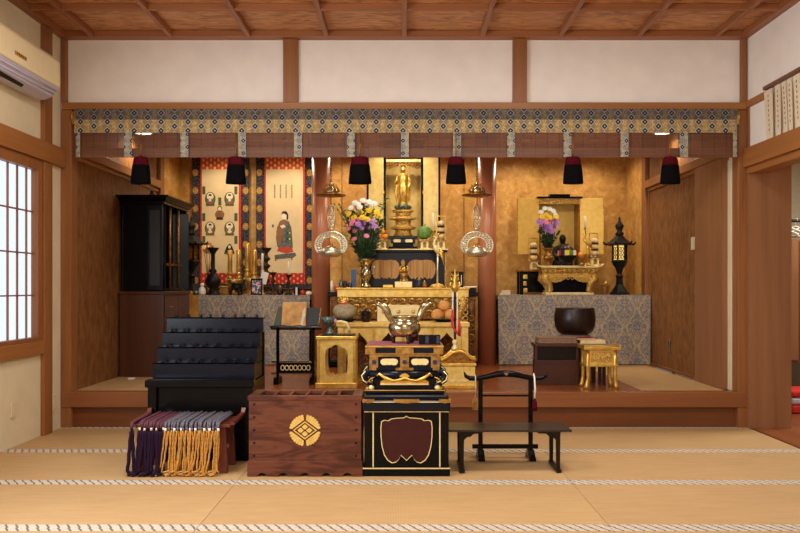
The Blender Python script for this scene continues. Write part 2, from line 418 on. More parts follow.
def trim(mb, mats, bevel=0.004):
    _tn[0] += 1
    return struct('trim_%d' % _tn[0], mb, mats, None, bevel)
# ================================================================== THE SETTING
PZ = 0.315                       # platform height
YF = 6.68                        # front plane of the altar opening
XL, XR = -3.05, 3.07             # side walls of the main room
AL, AR = -2.97, 2.97             # side walls of the altar recess
YB = 10.0                        # back wall of the recess
CZ = 3.463                        # underside of ceiling ribs
AC = 3.12                        # recess ceiling
YR = -3.0                        # rear wall, behind the viewer
struct('floor', MB().box(XL - .05, XR + .02, YR, 6.74, -.09, -.0345), M['corr_wood'])
struct('floor_corridor', MB().box(XR + .02, 5.2, YR, 9.2, -.09, .0), M['corr_wood'])
struct('ceiling', MB().box(XL - .1, XR + .1, YR, YF + .1, CZ + .055, CZ + .10), M['ceil'])
for k in range(-4, 5):
    xx = .012 + .69 * k
    if XL < xx < XR: trim(MB().box(xx - .021, xx + .021, YR, YF - .03, CZ, CZ + .0545), M['ceil_rib_y'])
for k in range(1, 14):
    yy = YF - .67 * k
    if yy > YR + .1: trim(MB().box(XL, XR, yy - .02, yy + .02, CZ + .003, CZ + .0545), M['ceil_rib'])
# cornice boards where ceiling meets the walls
trim(MB().box(XL, XR, YF - .06, YF + .06, CZ - .002, CZ + .054), M['ceil_rib'])
trim(MB().box(XL - .02, XL + .07, YR, YF - .061, CZ - .002, CZ + .054), M['ceil_rib_y'])
trim(MB().box(XR - .07, XR + .02, YR, YF - .061, CZ - .002, CZ + .054), M['ceil_rib_y'])
# wall over the altar opening
LB, LT = 2.826, 2.888
struct('wall_front', MB().box(XL, XR, YF + .04, YF + .12, LT - .02, CZ + .05), M['plaster'])
trim(MB().box(XL + .02, XR - .02, YF - .03, YF + .119, LB, LT), M['beam'])
for px0, px1 in ((283, 298), (513, 527)):
    trim(MB().box(X(px0, YF), X(px1, YF), YF + .0, YF + .1, LT, CZ - .003), M['post'])
# front corner posts
trim(MB().box(XL + .005, AL + .02, YF - .01, YF + .12, -.03, LB), M['post'])
trim(MB().box(AR + .01, XR - .01, YF - .01, YF + .12, -.03, LB), M['post'])
trim(MB().box(XL + .005, XL + .05, YF - .012, YF + .12, LT, CZ - .003), M['post'])
trim(MB().box(XR - .055, XR - .01, YF - .012, YF + .12, LT, CZ - .003), M['post'])
# ---- left wall with window
WB, WT = .80, 2.22               # glazed height
WY1 = 6.22
mb = MB()
mb.box(XL - .1, XL, YR, WY1 + .05, 0 - .03, .70)
mb.box(XL - .1, XL, YR, 6.68, 2.44, CZ + .1)
mb.box(XL - .1, XL, 6.27, 6.68, -.03, 2.44)
mb.box(XL - .1, XL, YR, 0.4, .7, 2.44); mb.box(XL - .1, XL, 3.2, 4.3, .7, 2.44)
struct('wall_left', mb, M['cream_plaster'])
trim(MB().box(XL - .02, XL + .05, YR, YF - .012, 2.31, 2.475), M['beam_y'])
trim(MB().box(XL - .02, XL + .035, 6.31, 6.455, -.03, 2.309), M['post'])
trim(MB().box(XL - .02, XL + .035, 6.31, 6.455, 2.476, CZ - .003), M['post'])
trim(MB().box(XL - .02, XL + .04, YR, 6.309, .69, .80), M['beam_y'])
def shoji_window(n, y0, y1):
    fr = MB(); d = XL
    fr.box(d - .05, d + .025, y1, y1 + .07, WB, 2.309); fr.box(d - .05, d + .025, y0 - .07, y0, WB, 2.309)
    fr.box(d - .05, d + .025, y0, y1, WT, 2.309); fr.box(d - .05, d + .025, y0, y1, WB - .001, WB + .035)
    w = struct('window_%d' % n, fr, M['post'], None, .003)
    MB().box(d - .045, d - .035, y0, y1, WB + .035, WT).build('shoji_paper', M['shoji'], w)
    k = MB(); m = int((y1 - y0) / .145)
    for i in range(1, m + 1):
        yy = y1 - .145 * i + .05
        k.box(d - .034, d - .02, yy - .006, yy + .006, WB + .035, WT)
    for i in range(1, 4):
        zz = WB + .035 + (WT - WB - .035) * i / 4
        k.box(d - .034, d - .016, y0, y1, zz - .006, zz + .006)
    k.build('lattice', M['post'], w)
shoji_window(1, 4.37, WY1); shoji_window(2, .47, 3.13)
# ---- right wall with opening to the corridor
mb = MB()
mb.box(XR, XR + .1, YR, YF + .1, 2.44, CZ + .1); mb.box(XR, XR + .1, YR, 1.5, -.03, 2.44)
struct('wall_right', mb, M['plaster'])
trim(MB().box(XR - .05, XR + .12, YR, YF - .012, 2.31, 2.475), M['beam_y'])
trim(MB().box(XR - .02, XR + .12, YR, YF - .02, 2.25, 2.309), M['beam_y'])
trim(MB().box(XR - .025, XR + .02, 6.3, YF - .012, 2.84, 2.90), M['beam_y'])
trim(MB().box(XR - .05, XR + .0, YR, 6.3, 2.90, 2.93), M['riser_wood'])
struct('wall_corridor_end', MB().box(XR - .01, 3.435, 6.63, 6.75, .0, 2.9), M['panel_wood'])
struct('wall_corridor_back', MB().box(3.3, 5.2, 9.1, 9.2, 0, 2.9), M['beige_wall'])
struct('wall_corridor_side', MB().box(5.1, 5.2, 1.4, 9.1, 0, 2.9), M['beige_wall'])
struct('ceiling_corridor', MB().box(XR + .1, 5.2, 1.4, 9.2, 2.9, 2.96), M['beige_wall'])
struct('wall_rear', MB().box(XL - .1, XR + .1, YR - .1, YR, -.03, CZ + .1), M['cream_plaster'])
# ---- platform
mb = MB(); mb.box(-2.08, 2.15, YF + .05, YB, .02, PZ)
struct('platform', mb, M['plat_wood'])
mb = MB(); mb.box(AL - .02, -2.08, YF + .05, YB, .02, PZ - .03); mb.box(2.15, AR + .02, YF + .05, YB, .02, PZ - .03)
struct('platform_side_base', mb, M['riser_wood'])
trim(MB().box(X(62, YF), X(747, YF), YF - .02, YF + .09, .18, PZ + .002), M['kamachi'], .006)
trim(MB().box(XL + .01, XR - .02, YF + .025, YF + .06, -.03, .179), M['riser_wood'])
# ---- recess walls
mb = MB(); mb.box(AL - .1, AR + .1, YB, YB + .1, PZ - .1, AC + .05)
struct('wall_back', mb, M['goldwall'])
struct('wall_recess_left', MB().box(AL - .1, AL, YF + .1, 9.12, PZ - .05, AC + .05), M['brownwall'])
struct('wall_recess_left_rear', MB().box(AL - .1, AL, 9.12, YB, PZ - .05, AC + .05), M['goldwall'])
struct('wall_recess_right', MB().box(AR, AR + .1, YF + .1, 9.12, 2.5, AC + .05), M['brownwall'])
struct('wall_recess_right_rear', MB().box(AR, AR + .1, 9.12, YB, PZ - .05, AC + .05), M['goldwall'])
struct('ceiling_recess', MB().box(AL - .1, AR + .1, YF + .12, YB + .1, AC, AC + .06), M['ceil'])
for s, xx in ((-1, AL), (1, AR)):
    trim(MB().box(min(xx, xx - s * .045), max(xx, xx - s * .045), 9.06, 9.2, PZ, AC), M['post'])
    trim(MB().box(min(xx, xx - s * .05), max(xx, xx - s * .05), YF + .13, 9.059, 2.44, 2.53), M['beam_y'])
    trim(MB().box(min(xx, xx - s * .02), max(xx, xx - s * .02), YF + .13, 9.059, 2.40, 2.439), M['beam_y'])
# right side: sliding door panel, wood panel
d = MB(); d.box(AR - .0, AR + .05, 7.48, 9.06, PZ, 2.42)
dr = struct('door_1', d, M['brownwall'])
f = MB(); f.box(AR - .012, AR - .0, 7.48, 7.52, PZ, 2.40); f.box(AR - .012, AR, 9.02, 9.06, PZ, 2.40); f.box(AR - .012, AR, 7.52, 9.02, PZ, PZ + .03)
f.build('door_frame', M['post'], dr, .002)
h = MB(); h.box(AR - .016, AR - .001, 7.62, 7.70, 1.63, 1.76); h.build('switch_plate', M['cream_plaster'], dr, .003)
h = MB(); h.box(AR - .016, AR - .001, 8.32, 8.37, .52, .66); h.build('door_pull', M['brass'], dr, .003)
struct('wall_recess_panel', MB().box(AR - .06, AR + .1, YF + .16, 7.475, PZ, 2.43), M['panel_wood'])
struct('wall_recess_strip', MB().box(AR - .01, AR + .08, YF + .11, YF + .159, PZ, 2.43), M['cream_plaster'])
# tall joints in the gold back wall
for px in (342, 464): trim(MB().box(X(px, YB) - .006, X(px, YB) + .006, YB - .008, YB - .001, PZ, AC), M['gold_dark'], 0)
# round columns
for px in (321, 487):
    Y = 9.08; r = .112; n = 28
    c = MB().lathe([(r, PZ + .0), (r, AC)], (X(px, Y), Y, 0), n)
    trim(c, M['column'], 0)
# ---- tatami
names_r = ['front-edge', 'front', 'middle', 'rear']
rows = [(2.94, 3.90), (3.90, 4.81), (4.81, 5.73), (5.73, 6.70)]
cols = [(XL, -1.07), (-1.07, 1.08), (1.08, XR)]
def mat_thing(x0, x1, y0, y1, z0, label, group=None, borders=True, h=.03):
    cx, cy = (x0 + x1) / 2, (y0 + y1) / 2; w = x1 - x0; d = y1 - y0
    t = thing('tatami_mat', label, 'tatami mat', (cx, cy, z0), 0, group)
    bw = .052 if borders else 0
    MB().box(-w / 2 + .0015, w / 2 - .0015, -d / 2 + bw, d / 2 - bw, 0, h).build('rush_surface', M['tatami'], t)
    if borders:
        for s in (-1, 1):
            yb = s * (d / 2 - bw / 2)
            MB().box(-w / 2 + .0015, w / 2 - .0015, yb - bw / 2 + .001, yb + bw / 2 - .001, 0, h + .002).build('cloth_border', M['heri'], t, .003)
rn = ['nearest row', 'second row back', 'third row back', 'row along the wooden step']
cn = ['left', 'middle', 'right']
what = {(1, 0): 'tatami mat under open floor left of the cord-draped stand, second row back',
        (1, 1): 'tatami mat in the middle just in front of offertory box and pedestal',
        (1, 2): 'bare tatami mat at right, two rows in front of the low black bench',
        (2, 0): 'tatami mat at left carrying the cord-draped red stand',
        (2, 1): 'middle tatami mat under the offertory box, pedestal and low bench',
        (2, 2): 'bare tatami mat at right level with the low black bench',
        (3, 0): 'tatami mat at left along the step, below the window wall corner',
        (3, 1): 'middle tatami mat against the step behind the offertory box',
        (3, 2): 'bare tatami mat at right against the wooden step by the corridor',
        (0, 0): 'tatami mat at the very front left edge of the view',
        (0, 1): 'tatami mat at the very front middle edge of the view',
        (0, 2): 'tatami mat at the very front right edge of the view'}
for i, (y0, y1) in enumerate(rows):
    for j, (x0, x1) in enumerate(cols):
        mat_thing(x0, x1, y0, y1, -.0343, what[(i, j)], 'tatami mats on the main floor', True, .032)
mat_thing(AL + .005, -2.085, YF + .095, 9.05, PZ - .03, 'borderless tatami on the platform left, in front of black cabinet', 'tatami on the platform', False)
mat_thing(2.155, AR - .065, YF + .095, 9.05, PZ - .03, 'borderless tatami on the platform right, beside the sliding door', 'tatami on the platform', False)
# rest of the floor behind the viewer
struct('floor_mats_rear', MB().box(XL, XR, YR, 2.935, -.034, -.002), M['tatami'])
# wall plates
o = MB().box(-.002, .012, -.035, .035, -.06, .06).build('wall_outlet', M['switch'], None, .004, (XL + .002, 5.86, .29)); tag(o, 'square pale outlet plate low on wall below the lattice window', 'outlet')
MB().box(.012, .0125, -.018, .018, -.03, .03).build('socket', M['cream_plaster'], o)
o = MB().box(-.002, .012, -.03, .03, -.075, .075).build('wall_outlet', M['switch'], None, .004, (XL + .002, 6.535, .24)); tag(o, 'tall pale outlet plate low on narrow strip beside the corner post', 'outlet')
MB().box(.012, .0125, -.015, .015, -.04, .04).build('socket', M['cream_plaster'], o)
# lamps of the recess
for xx, yy, lb in ((-2.84, 8.2, 'round lamp on short stem above black cabinet, seen through the blind'), (2.84, 8.2, 'round lamp on short stem at right near the door, seen through the blind')):
    t = thing('ceiling_light', lb, 'light', (xx, yy, 2.93))
    MB().ring(circ(.10, 28), circ(.085, 28), 0, .035, 'xy').build('lamp_ring', M['white'], t)
    MB().lathe([(.083, .008), (.083, .02)], (0, 0, 0), 28).build('lamp_disc', M['lampglow'], t)
    MB().lathe([(.09, .0351), (.03, .05), (.012, .06), (.012, AC - 2.93)], (0, 0, 0), 16).build('lamp_stem', M['white'], t)
DL = ((-2.3, 9.45, 'recess downlight above the left hanging scroll'), (-1.45, 9.45, 'recess downlight above the right hanging scroll'), (-.7, 9.5, 'recess downlight above the bouquet, left of the statue'), (0, 8.9, 'recess downlight above the central golden statue'), (.7, 9.5, 'recess downlight between statue and right column'),
      (1.55, 9.45, 'recess downlight above left door of gold shrine'), (2.4, 9.45, 'recess downlight above the right black lantern'))
for xx, yy, lb in DL:
    t = thing('ceiling_light', lb, 'light', (xx, yy, AC - .03))
    MB().ring(circ(.075, 24), circ(.06, 24), 0, .03, 'xy').build('lamp_ring', M['gold_dark'], t)
    MB().lathe([(.059, .02), (.059, .028)], (0, 0, 0), 24).build('lamp_disc', M['lampdim'], t)

# ================================================================== PELMET BLIND
PX0, PX1 = -2.885, 2.935
t = thing('bamboo_blind', 'bamboo blind with grey and gold brocade valance across altar opening', 'blind', (0, 6.6, 2.39))
zt = 2.815 - 2.39; zb = Z(133, 6.6) - 2.39
zm = Z(120.5, 6.6) - 2.39
MB().box(PX0, PX1, -.013, -.004, zm, zt + .0).build('upper_valance', M['brocade_upper'], t)
MB().box(PX0, PX1, -.016, -.0045, zb, zm + .004).build('lower_valance', M['brocade'], t)
mb = MB(); z0 = .082; nsl = 50
for k in range(nsl):
    zz = z0 + (zt - z0) * k / nsl
    mb.box(PX0, PX1, -.0015, .0015, zz, zz + .0042)
mb.build('bamboo_slats', M['bamboo'], t)
mb = MB()
for k in range(14): mb.box(PX0, PX1, -.003, .003, .0 + k * .0058, .0054 + k * .0058)
mb.box(PX0, PX1, -.0005, .0005, 0, .081)
mb.build('rolled_hem', M['bamboo'], t)
mb = MB(); xx = PX0 + .06
while xx < PX1: mb.box(xx - .0012, xx + .0012, -.0036, .002, .0, zt); xx += .105
mb.build('binding_thread', M['offer_in'], t)
for px in (78, 128, 184.5, 242, 298, 351, 405, 457, 511, 567.5, 624.5, 684, 735):
    xx = X(px, 6.58)
    w = .018 if px in (78, 735) else .035
    MB().box(xx - w, xx + w, -.024, -.0175, .0, zb + .004).build('brocade_strap', M['strap'], t, .001)
# tassels
first = None
tl = ['black and red tassel above the tall black cabinet, leftmost', 'black and red tassel in front of the scroll of small figures', 'wide black and red tassel above the central flowers',
      'black and red tassel just right of the central statue', 'black and red tassel above the right gold shrine', 'black and red tassel above the sliding door, rightmost']
for px, lb in zip((141, 236, 360, 456, 573, 670), tl):
    loc = (X(px, 6.55), 6.545, Z(184, 6.55))
    if first is None:
        first = thing('tassel', lb, 'tassel', loc, 0, 'tassels under the blind')
        n = 22; vs = []
        MB().lathe([(.083, 0), (.085, .02), (.080, .08), (.073, .15), (.070, .165)], (0, 0, 0), 36, sy=.55, lob=18, la=.05).build('black_fringe', M['black_cloth'], first)
        MB().lathe([(.070, .163), (.066, .19), (.060, .222), (.05, .236), (.012, .24)], (0, 0, 0), 36, sy=.55, lob=18, la=.04).build('red_cap', M['red_cloth'], first)
        MB().tube([(0, 0, .22), (0, .006, .33), (0, .005, .45)], .006, 6).build('cord', M['gold_dark'], first)
    else:
        s = 1.13 if px == 360 else 1.0
        dup(first, loc, 0, lb, (s, s, 1.0) if s != 1 else None)
# gilt hooks at the ends of the blind
for px, lb in ((73.5, 'small gilt hook at left end of the blind'), (737.5, 'small gilt hook at right end of the blind')):
    h = MB(); h.box(-.014, .014, -.012, 0, -.055, .055); h.tube([(0, -.012, .04), (0, -.04, .03), (0, -.045, -.01), (0, -.03, -.03)], .006, 6)
    o = h.build('curtain_hook', M['gold'], None, .002, (X(px, 6.66), YF - .012, Z(118, 6.66))); tag(o, lb, 'hook', 'gilt blind hooks')

# ================================================================== AIR CONDITIONER
t = thing('air_conditioner', 'cream wall-mounted air conditioner high on the left wall', 'air conditioner', (XL, 5.6, 2.78))
prof = [(0.0, .02), (.10, .0), (.17, .035), (.235, .10), (.24, .14), (.235, .31), (.19, .355), (.0, .37)]
y0, y1 = -.5, .56
up = [(0.0, .10), (.235, .10), (.24, .14), (.235, .31), (.19, .355), (.0, .37)]
lo = [(0.0, .02), (.10, .0), (.17, .03), (.233, .098), (.0, .098)]
MB().prism([(x, z) for x, z in up], y0, y1, 'xz').build('housing', M['ac'], t, .012)
MB().prism([(x, z) for x, z in lo], y0 + .005, y1 - .005, 'xz').build('air_outlet', M['ac_low'], t, .006)
s = MB(); R = Matrix.Translation((.0, 0, 0))
s.add([(.165, y0 + .05, .0255), (.15, y1 - .42, .0175), (.225, y1 - .16, .0845), (.225, y0 + .05, .0845), (.120, y0 + .05, .0045), (.120, y1 - .40, .0045)], [(0, 1, 5, 4)])
s.build('louvre_slot', M['slot'], t)
v = MB()
for a, bz in ((.19, .048), (.215, .072)): v.tube([(a, y0 + .02, bz), (a, y1 - .02, bz)], .004, 6)
v.build('louvre_ridge', M['ac_low'], t)
pl = MB(); pl.box(.236, .243, -.17, .0, .155, .185); pl.build('name_plate', M['gold'], t, .002)
mk = MB()
for k in range(5): mk.box(.243, .2436, .145 - .29 + k * .028, .160 - .29 + k * .028, .163, .177)
mk.build('plate_marks', M['bronze'], t)
# ================================================================== PAPER-LIKE SLATS ON THE RIGHT WALL
xs = [(764.5, 772.5), (775.5, 780.5), (782, 786), (787.5, 792), (793.5, 800)]
for k, (a, b_) in enumerate(xs):
    xw = XR - .045
    Ya = xw * F / (b_ - 403); Yb = xw * F / (a - 403)
    cy = (Ya + Yb) / 2; w = (Yb - Ya)
    lb = ['pale inscribed slat nearest the corner, leaning on right wall beam', 'pale inscribed slat, second from the corner on right wall beam', 'narrow pale inscribed slat, middle of five on right wall beam',
          'pale inscribed slat, second from the frame edge on right wall', 'pale inscribed slat at the right frame edge on wall beam'][k]
    t = thing('wooden_slat', lb, 'slat', (XR - .03, cy, 2.476), 0, 'inscribed slats on the right wall beam')
    bm_ = MB(); h = .405
    tw = [.0, .012, -.01, .008, -.006][k]
    bm_.add([(-.004, -w / 2 * .8 + tw, 0), (-.004, w / 2 * .8 + tw, 0), (-.02, w / 2, h), (-.02, -w / 2, h), (.0, -w / 2 * .8 + tw, 0), (.0, w / 2 * .8 + tw, 0), (-.016, w / 2, h), (-.016, -w / 2, h)],
            [(0, 1, 2, 3), (4, 7, 6, 5), (0, 4, 5, 1), (1, 5, 6, 2), (2, 6, 7, 3), (3, 7, 4, 0)])
    bm_.build('board', M['paper'], t)
    mk = MB(); cyc = tw
    for q in range(8):
        zz = h - .05 - q * .04; f = zz / h; xx = -.004 - .016 * f; yy = tw * (1 - f)
        mk.box(xx - .0016, xx - .0004, yy - .009, yy + .009, zz, zz + .004)
        mk.box(xx - .0016, xx - .0004, yy - .002, yy + .002, zz - .010, zz + .013)
        mk.box(xx - .0016, xx - .0004, yy - .007, yy + .007, zz - .009, zz - .006)
    mk.build('ink_writing', M['pf_black'], t)

# ================================================================== CORRIDOR THINGS AT THE RIGHT EDGE
t = thing('coat_rack', 'coat rail in the corridor at the right edge, holding hangers', 'coat rack', (4.15, 7.7, 0))
c = MB(); c.tube([(-.42, 0, 1.93), (.5, 0, 1.93)], .016, 10); c.build('rail', M['iron'], t)
for s in (-.42, .5):
    MB().tube([(s, 0, .03), (s, 0, 1.95)], .018, 10).build('upright', M['iron'], t)
    MB().box(s - .025, s + .025, -.25, .25, 0, .03).build('foot', M['iron'], t)
hang0 = None
for k in range(4):
    loc = (3.86 + .085 * k, 7.7, 1.945)
    lb = ['white wire hanger on corridor rail, nearest the wood jamb', 'white wire hanger on corridor rail, second from the jamb', 'white wire hanger on corridor rail, third from the jamb', 'white wire hanger on corridor rail, farthest from the jamb'][k]
    if hang0 is None:
        hang0 = thing('clothes_hanger', lb, 'hanger', loc, .5, 'wire hangers in the corridor')
        MB().tube([(.0, -.02, -.02), (0, -.014, .005), (0, .006, .009), (0, .014, -.012), (0, 0, -.04), (0, 0, -.07)], .004, 6).build('hook', M['silver'], hang0)
        MB().tube([(0, 0, -.07), (0, .1, -.115), (0, .21, -.165), (0, .2, -.18), (0, -.2, -.18), (0, -.21, -.165), (0, -.1, -.115)], .007, 6, closed=True).build('shoulder_bar', M['white'], hang0)
    else: dup(hang0, loc, .5 + .15 * k, lb)
t = thing('storage_cabinet', 'brown wooden cabinet with dark knobs at corridor right edge', 'cabinet', (4.35, 8.3, 0))
MB().box(-.45, .5, 0, .45, .42, 1.78).build('cabinet_body', M['panel_wood'], t, .004)
d_ = MB().box(-.43, .02, -.02, -.001, .44, 1.76).build('door', M['panel_wood'], t, .003)
kb = MB(); kb.sphere((-.33, -.035, 1.36), .028); kb.sphere((-.33, -.035, 1.24), .028); kb.build('knob', M['iron'], d_)
d_ = MB().box(.03, .48, -.02, -.001, .44, 1.76).build('door', M['panel_wood'], t, .003)
for s in (-.4, .45): MB().box(s - .03, s + .03, .02, .42, 0, .42).build('leg', M['panel_wood'], t)
for k, (zz, c1, lb) in enumerate(((0.0, 'redbright', 'folded red cloth on the corridor floor at right edge'), (.09, 'ac_low', 'folded pale cloth in the corridor pile at right edge'), (.16, 'redbright', 'folded red cloth on top of the corridor pile'))):
    mb = MB(); mb.box(-.2, .34, -.18, .18, 0, .088 if k == 0 else .068)
    o = mb.build('folded_cloth', M[c1], None, .02, (4.02, 7.55, zz + .002)); tag(o, lb, 'cloth', 'folded cloths in the corridor')

# ================================================================== STEPPED CANDLE RACK
t = thing('candle_rack', 'black stepped candle rack of five tiers left of offertory box', 'rack', (-1.46, 5.38, 0))
cx0 = -.004
b_ = MB(); b_.box(-.365, .373, .03, .50, .05, .56); b_.box(-.373, -.31, .0, .03, .0, .56); b_.box(.315, .38, .0, .03, 0, .56); b_.box(-.373, .38, .004, .5, 0, .06)
b_.build('cabinet_base', M['blk'], t, .004)
MB().box(-.388, .392, -.02, .06, .53, .583).build('front_ledge', M['blk'], t, .006)
for k, zt_ in enumerate((.693, .80, .907, 1.013)):
    y0 = .12 + .11 * k
    s_ = MB(); s_.box(-.378, .37, y0, y0 + .02, zt_ - .118, zt_); s_.box(-.37, .362, y0 + .02, .53, zt_ - .128, zt_ - .01); s_.box(-.378, .37, y0, y0 + .11, zt_ - .012, zt_)
    st = s_.build('step', M['blk_blue'], t, .003)
    for q in range(8):
        xx = -.31 + .089 * q + .008 * ((k * 3 + q) % 3 - 1)
        MB().lathe([(.014, 0), (.018, .004), (.006, .006), (.005, .012), (.017, .014), (.019, .02), (.003, .021), (.002, .03)], (xx, y0 + .06, zt_), 10).build('candle_socket', M['iron'], st)
MB().box(-.378, .37, .50, .535, 0, .90).build('rear_panel', M['blk'], t)

# ================================================================== CORD-DRAPED LOW STAND
t = thing('low_stand', 'low red-brown lacquer stand under rows of draped cords', 'stand', (-1.46, 5.16, 0))
MB().box(-.35, .306, -.155, .165, .312, .334).build('top_board', M['red_lacquer'], t, .004)
for s in (-.35, .32):
    MB().prism([(-.16, .350), (-.155, .328), (.2, .338), (.215, .385), (.20, .387), (.18, .36)], s - .014, s + .014, 'yz').build('end_rail', M['red_lacquer'], t)
for s, yy in ((-.29, -.10), (.245, -.10), (-.29, .13), (.245, .13)):
    MB().frust(s + (.0 if s > 0 else -.0), yy, 0, .312, .07, .045, .04, .04).build('leg', M['red_lacquer'], t, .004)
MB().box(-.29, .29, -.115, -.095, .17, .195).build('stretcher', M['red_lacquer'], t)
cord_first = {}
rc = random.Random(11)
def cord(x, kind, idx, wob):
    nm = {'p': 'dark purple looped cord stole over the left end of the red stand', 'g': 'ochre cord stole with grey band hanging over the red stand'}[kind]
    grp = {'p': 'purple cord stoles', 'g': 'ochre cord stoles'}[kind]
    nv = 5; key = (kind, idx % nv)
    if key not in cord_first:
        c = thing('cord_stole', nm, 'cord stole', (x, 4.99, .0), 0, grp)
        v = idx % nv
        r = .0118 if kind == 'p' else .0058
        band = MB()
        zz = .352 + .004 * (v % 3)
        band.tube([(.012, .31, zz + .006), (.006, .17, zz), (0, .04, zz - .002), (0, -.012, zz - .006), (0, -.024, zz - .022), (0, -.026, zz - .036)], .0085, 7, flat=1.3)
        band.build('band', M['grey_cord' if kind == 'g' else 'plum'], c)
        light = (kind == 'p' and v in (1, 3)) or (kind == 'g' and v in (0, 3))
        MB().tube([(0, -.029, zz - .036), (.003, -.031, zz - .055)], .0085, 7).build('knot', M['light_knot' if light and kind == 'p' else ('white' if light else ('grey_cord' if kind == 'g' else 'purple_cord'))], c)
        z0 = zz - .056
        for s in (-1, 1):
            off = rc.uniform(-.035, .012); dz = rc.uniform(.006, .035); w_ = rc.uniform(.006, .014) if kind == 'g' else .008
            pts = []
            for q in range(10):
                f = q / 9.0; pts.append((s * w_ * (.25 + .9 * min(1, f * 2)) + off * f ** 2.2 + .002 * math.sin(q * 2.1 + v), -.031 - .007 * f + .004 * s, z0 - (z0 - dz - .012) * f))
            if s == -1: pts += [(off * .98 + .004, -.04, dz)]; lastx = off
            else: pts += [(off - .006, -.042, dz - .002), (off - .03, -.05, max(.007, dz - .006))]
            MB().tube(pts, r, 6).build('hanging_cord', M['purple_cord' if kind == 'p' else 'gold_cord'], c)
        cord_first[key] = c
    else:
        dup(cord_first[key], (x, 4.99 + wob, 0), 0)
for k in range(12): cord(-1.795 + (.0 if k == 0 else .038) + .0155 * k, 'p', k, .005 * (k % 3) - .004)
for k in range(19): cord(-1.572 + .0195 * k + .003 * ((k * 7) % 3), 'g', k, .005 * (k % 3) - .004)

# ================================================================== OFFERTORY BOX
t = thing('offertory_box', 'brown wooden offertory box with gold crest on its front', 'offertory box', (X(305, 4.96), 4.96, 0))
w2 = .372; D = .31; H = .53
b_ = MB(); b_.box(-w2, w2, 0, .03, .098, H - .012); b_.box(-w2, w2, D - .03, D, .0, H - .012); b_.box(-w2, -w2 + .03, .03, D - .03, .0, H - .012); b_.box(w2 - .03, w2, .03, D - .03, .0, H - .012); b_.box(-w2 + .03, w2 - .03, .03, D - .03, .05, .30)
b_.build('box_body', M['offer'], t, .003)
sk = []
n = 60
top = .10
sk = [(-w2 - .008, top), (-w2 - .008, 0)]
for s in range(5):
    c0 = -w2 + .09 + s * (2 * w2 - .18) / 4
    for a in range(7):
        f = a / 6.0; sk.append((c0 - .032 + .064 * f, .002 + .020 * (math.sin(PI * f)) ** .6))
sk += [(w2 + .008, 0), (w2 + .008, top)]
MB().prism(sk, -.012, .02, 'xz').build('foot_board', M['offer'], t, .002)
rm = MB(); rm.box(-w2 - .006, w2 + .006, -.006, .045, H - .03, H); rm.box(-w2 - .006, w2 + .006, D - .045, D + .006, H - .03, H); rm.box(-w2 - .006, -w2 + .06, .045, D - .045, H - .03, H); rm.box(w2 - .06, w2 + .006, .045, D - .045, H - .03, H)
rm.build('top_rim', M['offer'], t, .003)
for k in range(6):
    xx = -w2 + .06 + .108 * (k + .5) - .012
    if k: MB().box(xx - .064, xx - .048, .045, D - .045, H - .035, H - .004).build('grille_bar', M['offer'], t, .002)
MB().box(-w2 + .035, w2 - .035, .04, D - .04, .40, .42).build('slot_shade_sheet', M['slot'], t)  # dark sheet stands in for the shade inside the slots
for s in (-1, 1):
    for k in range(5): MB().lathe([(.008, 0), (.008, .003), (.004, .005)], (0, 0, 0), 10, T=Matrix.Translation((s * (w2 - .035), .0, .135 + k * .085)) @ Matrix.Rotation(PI / 2, 4, 'X')).build('nail_head', M['iron'], t)
cr = MB(); cz = .303; R1, R0 = .103, .066
for q in range(4):
    m = 7
    for k in range(m):
        a = q * PI / 2 + .10 + (PI / 2 - .20) * (k + .5) / m; da = (PI / 2 - .2) / m * .47
        # lobed leaf pieces: outline follows circle outside and the diamond inside
        def din(a_): return min(.088, .103 * 1.2 / (abs(math.cos(a_)) / .79 + abs(math.sin(a_)) / .59))
        po = [(R1 * .955 * math.cos(a - da), R1 * .955 * math.sin(a - da)), (R1 * math.cos(a - da * .5), R1 * math.sin(a - da * .5)), (R1 * 1.01 * math.cos(a), R1 * 1.01 * math.sin(a)), (R1 * math.cos(a + da * .5), R1 * math.sin(a + da * .5)), (R1 * .955 * math.cos(a + da), R1 * .955 * math.sin(a + da)),
              (din(a + da) * math.cos(a + da), din(a + da) * math.sin(a + da)), (din(a - da) * math.cos(a - da), din(a - da) * math.sin(a - da))]
        cr.prism([(x_, z_ + cz) for x_, z_ in po], -.006, .001)
do = [(.080, 0), (0, .060), (-.080, 0), (0, -.060)]
cr.ring([(x_, z_ + cz) for x_, z_ in do], [(x_ * .86, z_ * .84 + cz) for x_, z_ in do], -.006, .001)
for dx, dz in ((.0285, 0), (-.0285, 0), (0, .0225), (0, -.0225)):
    cr.prism([(dx + .021, dz + cz), (dx + .008, dz + .012 + cz), (dx, dz + .017 + cz), (dx - .008, dz + .012 + cz), (dx - .021, dz + cz), (dx - .008, dz - .012 + cz), (dx, dz - .017 + cz), (dx + .008, dz - .012 + cz)], -.007, .001)
cr.build('gold_crest', M['gold_matte'], t)

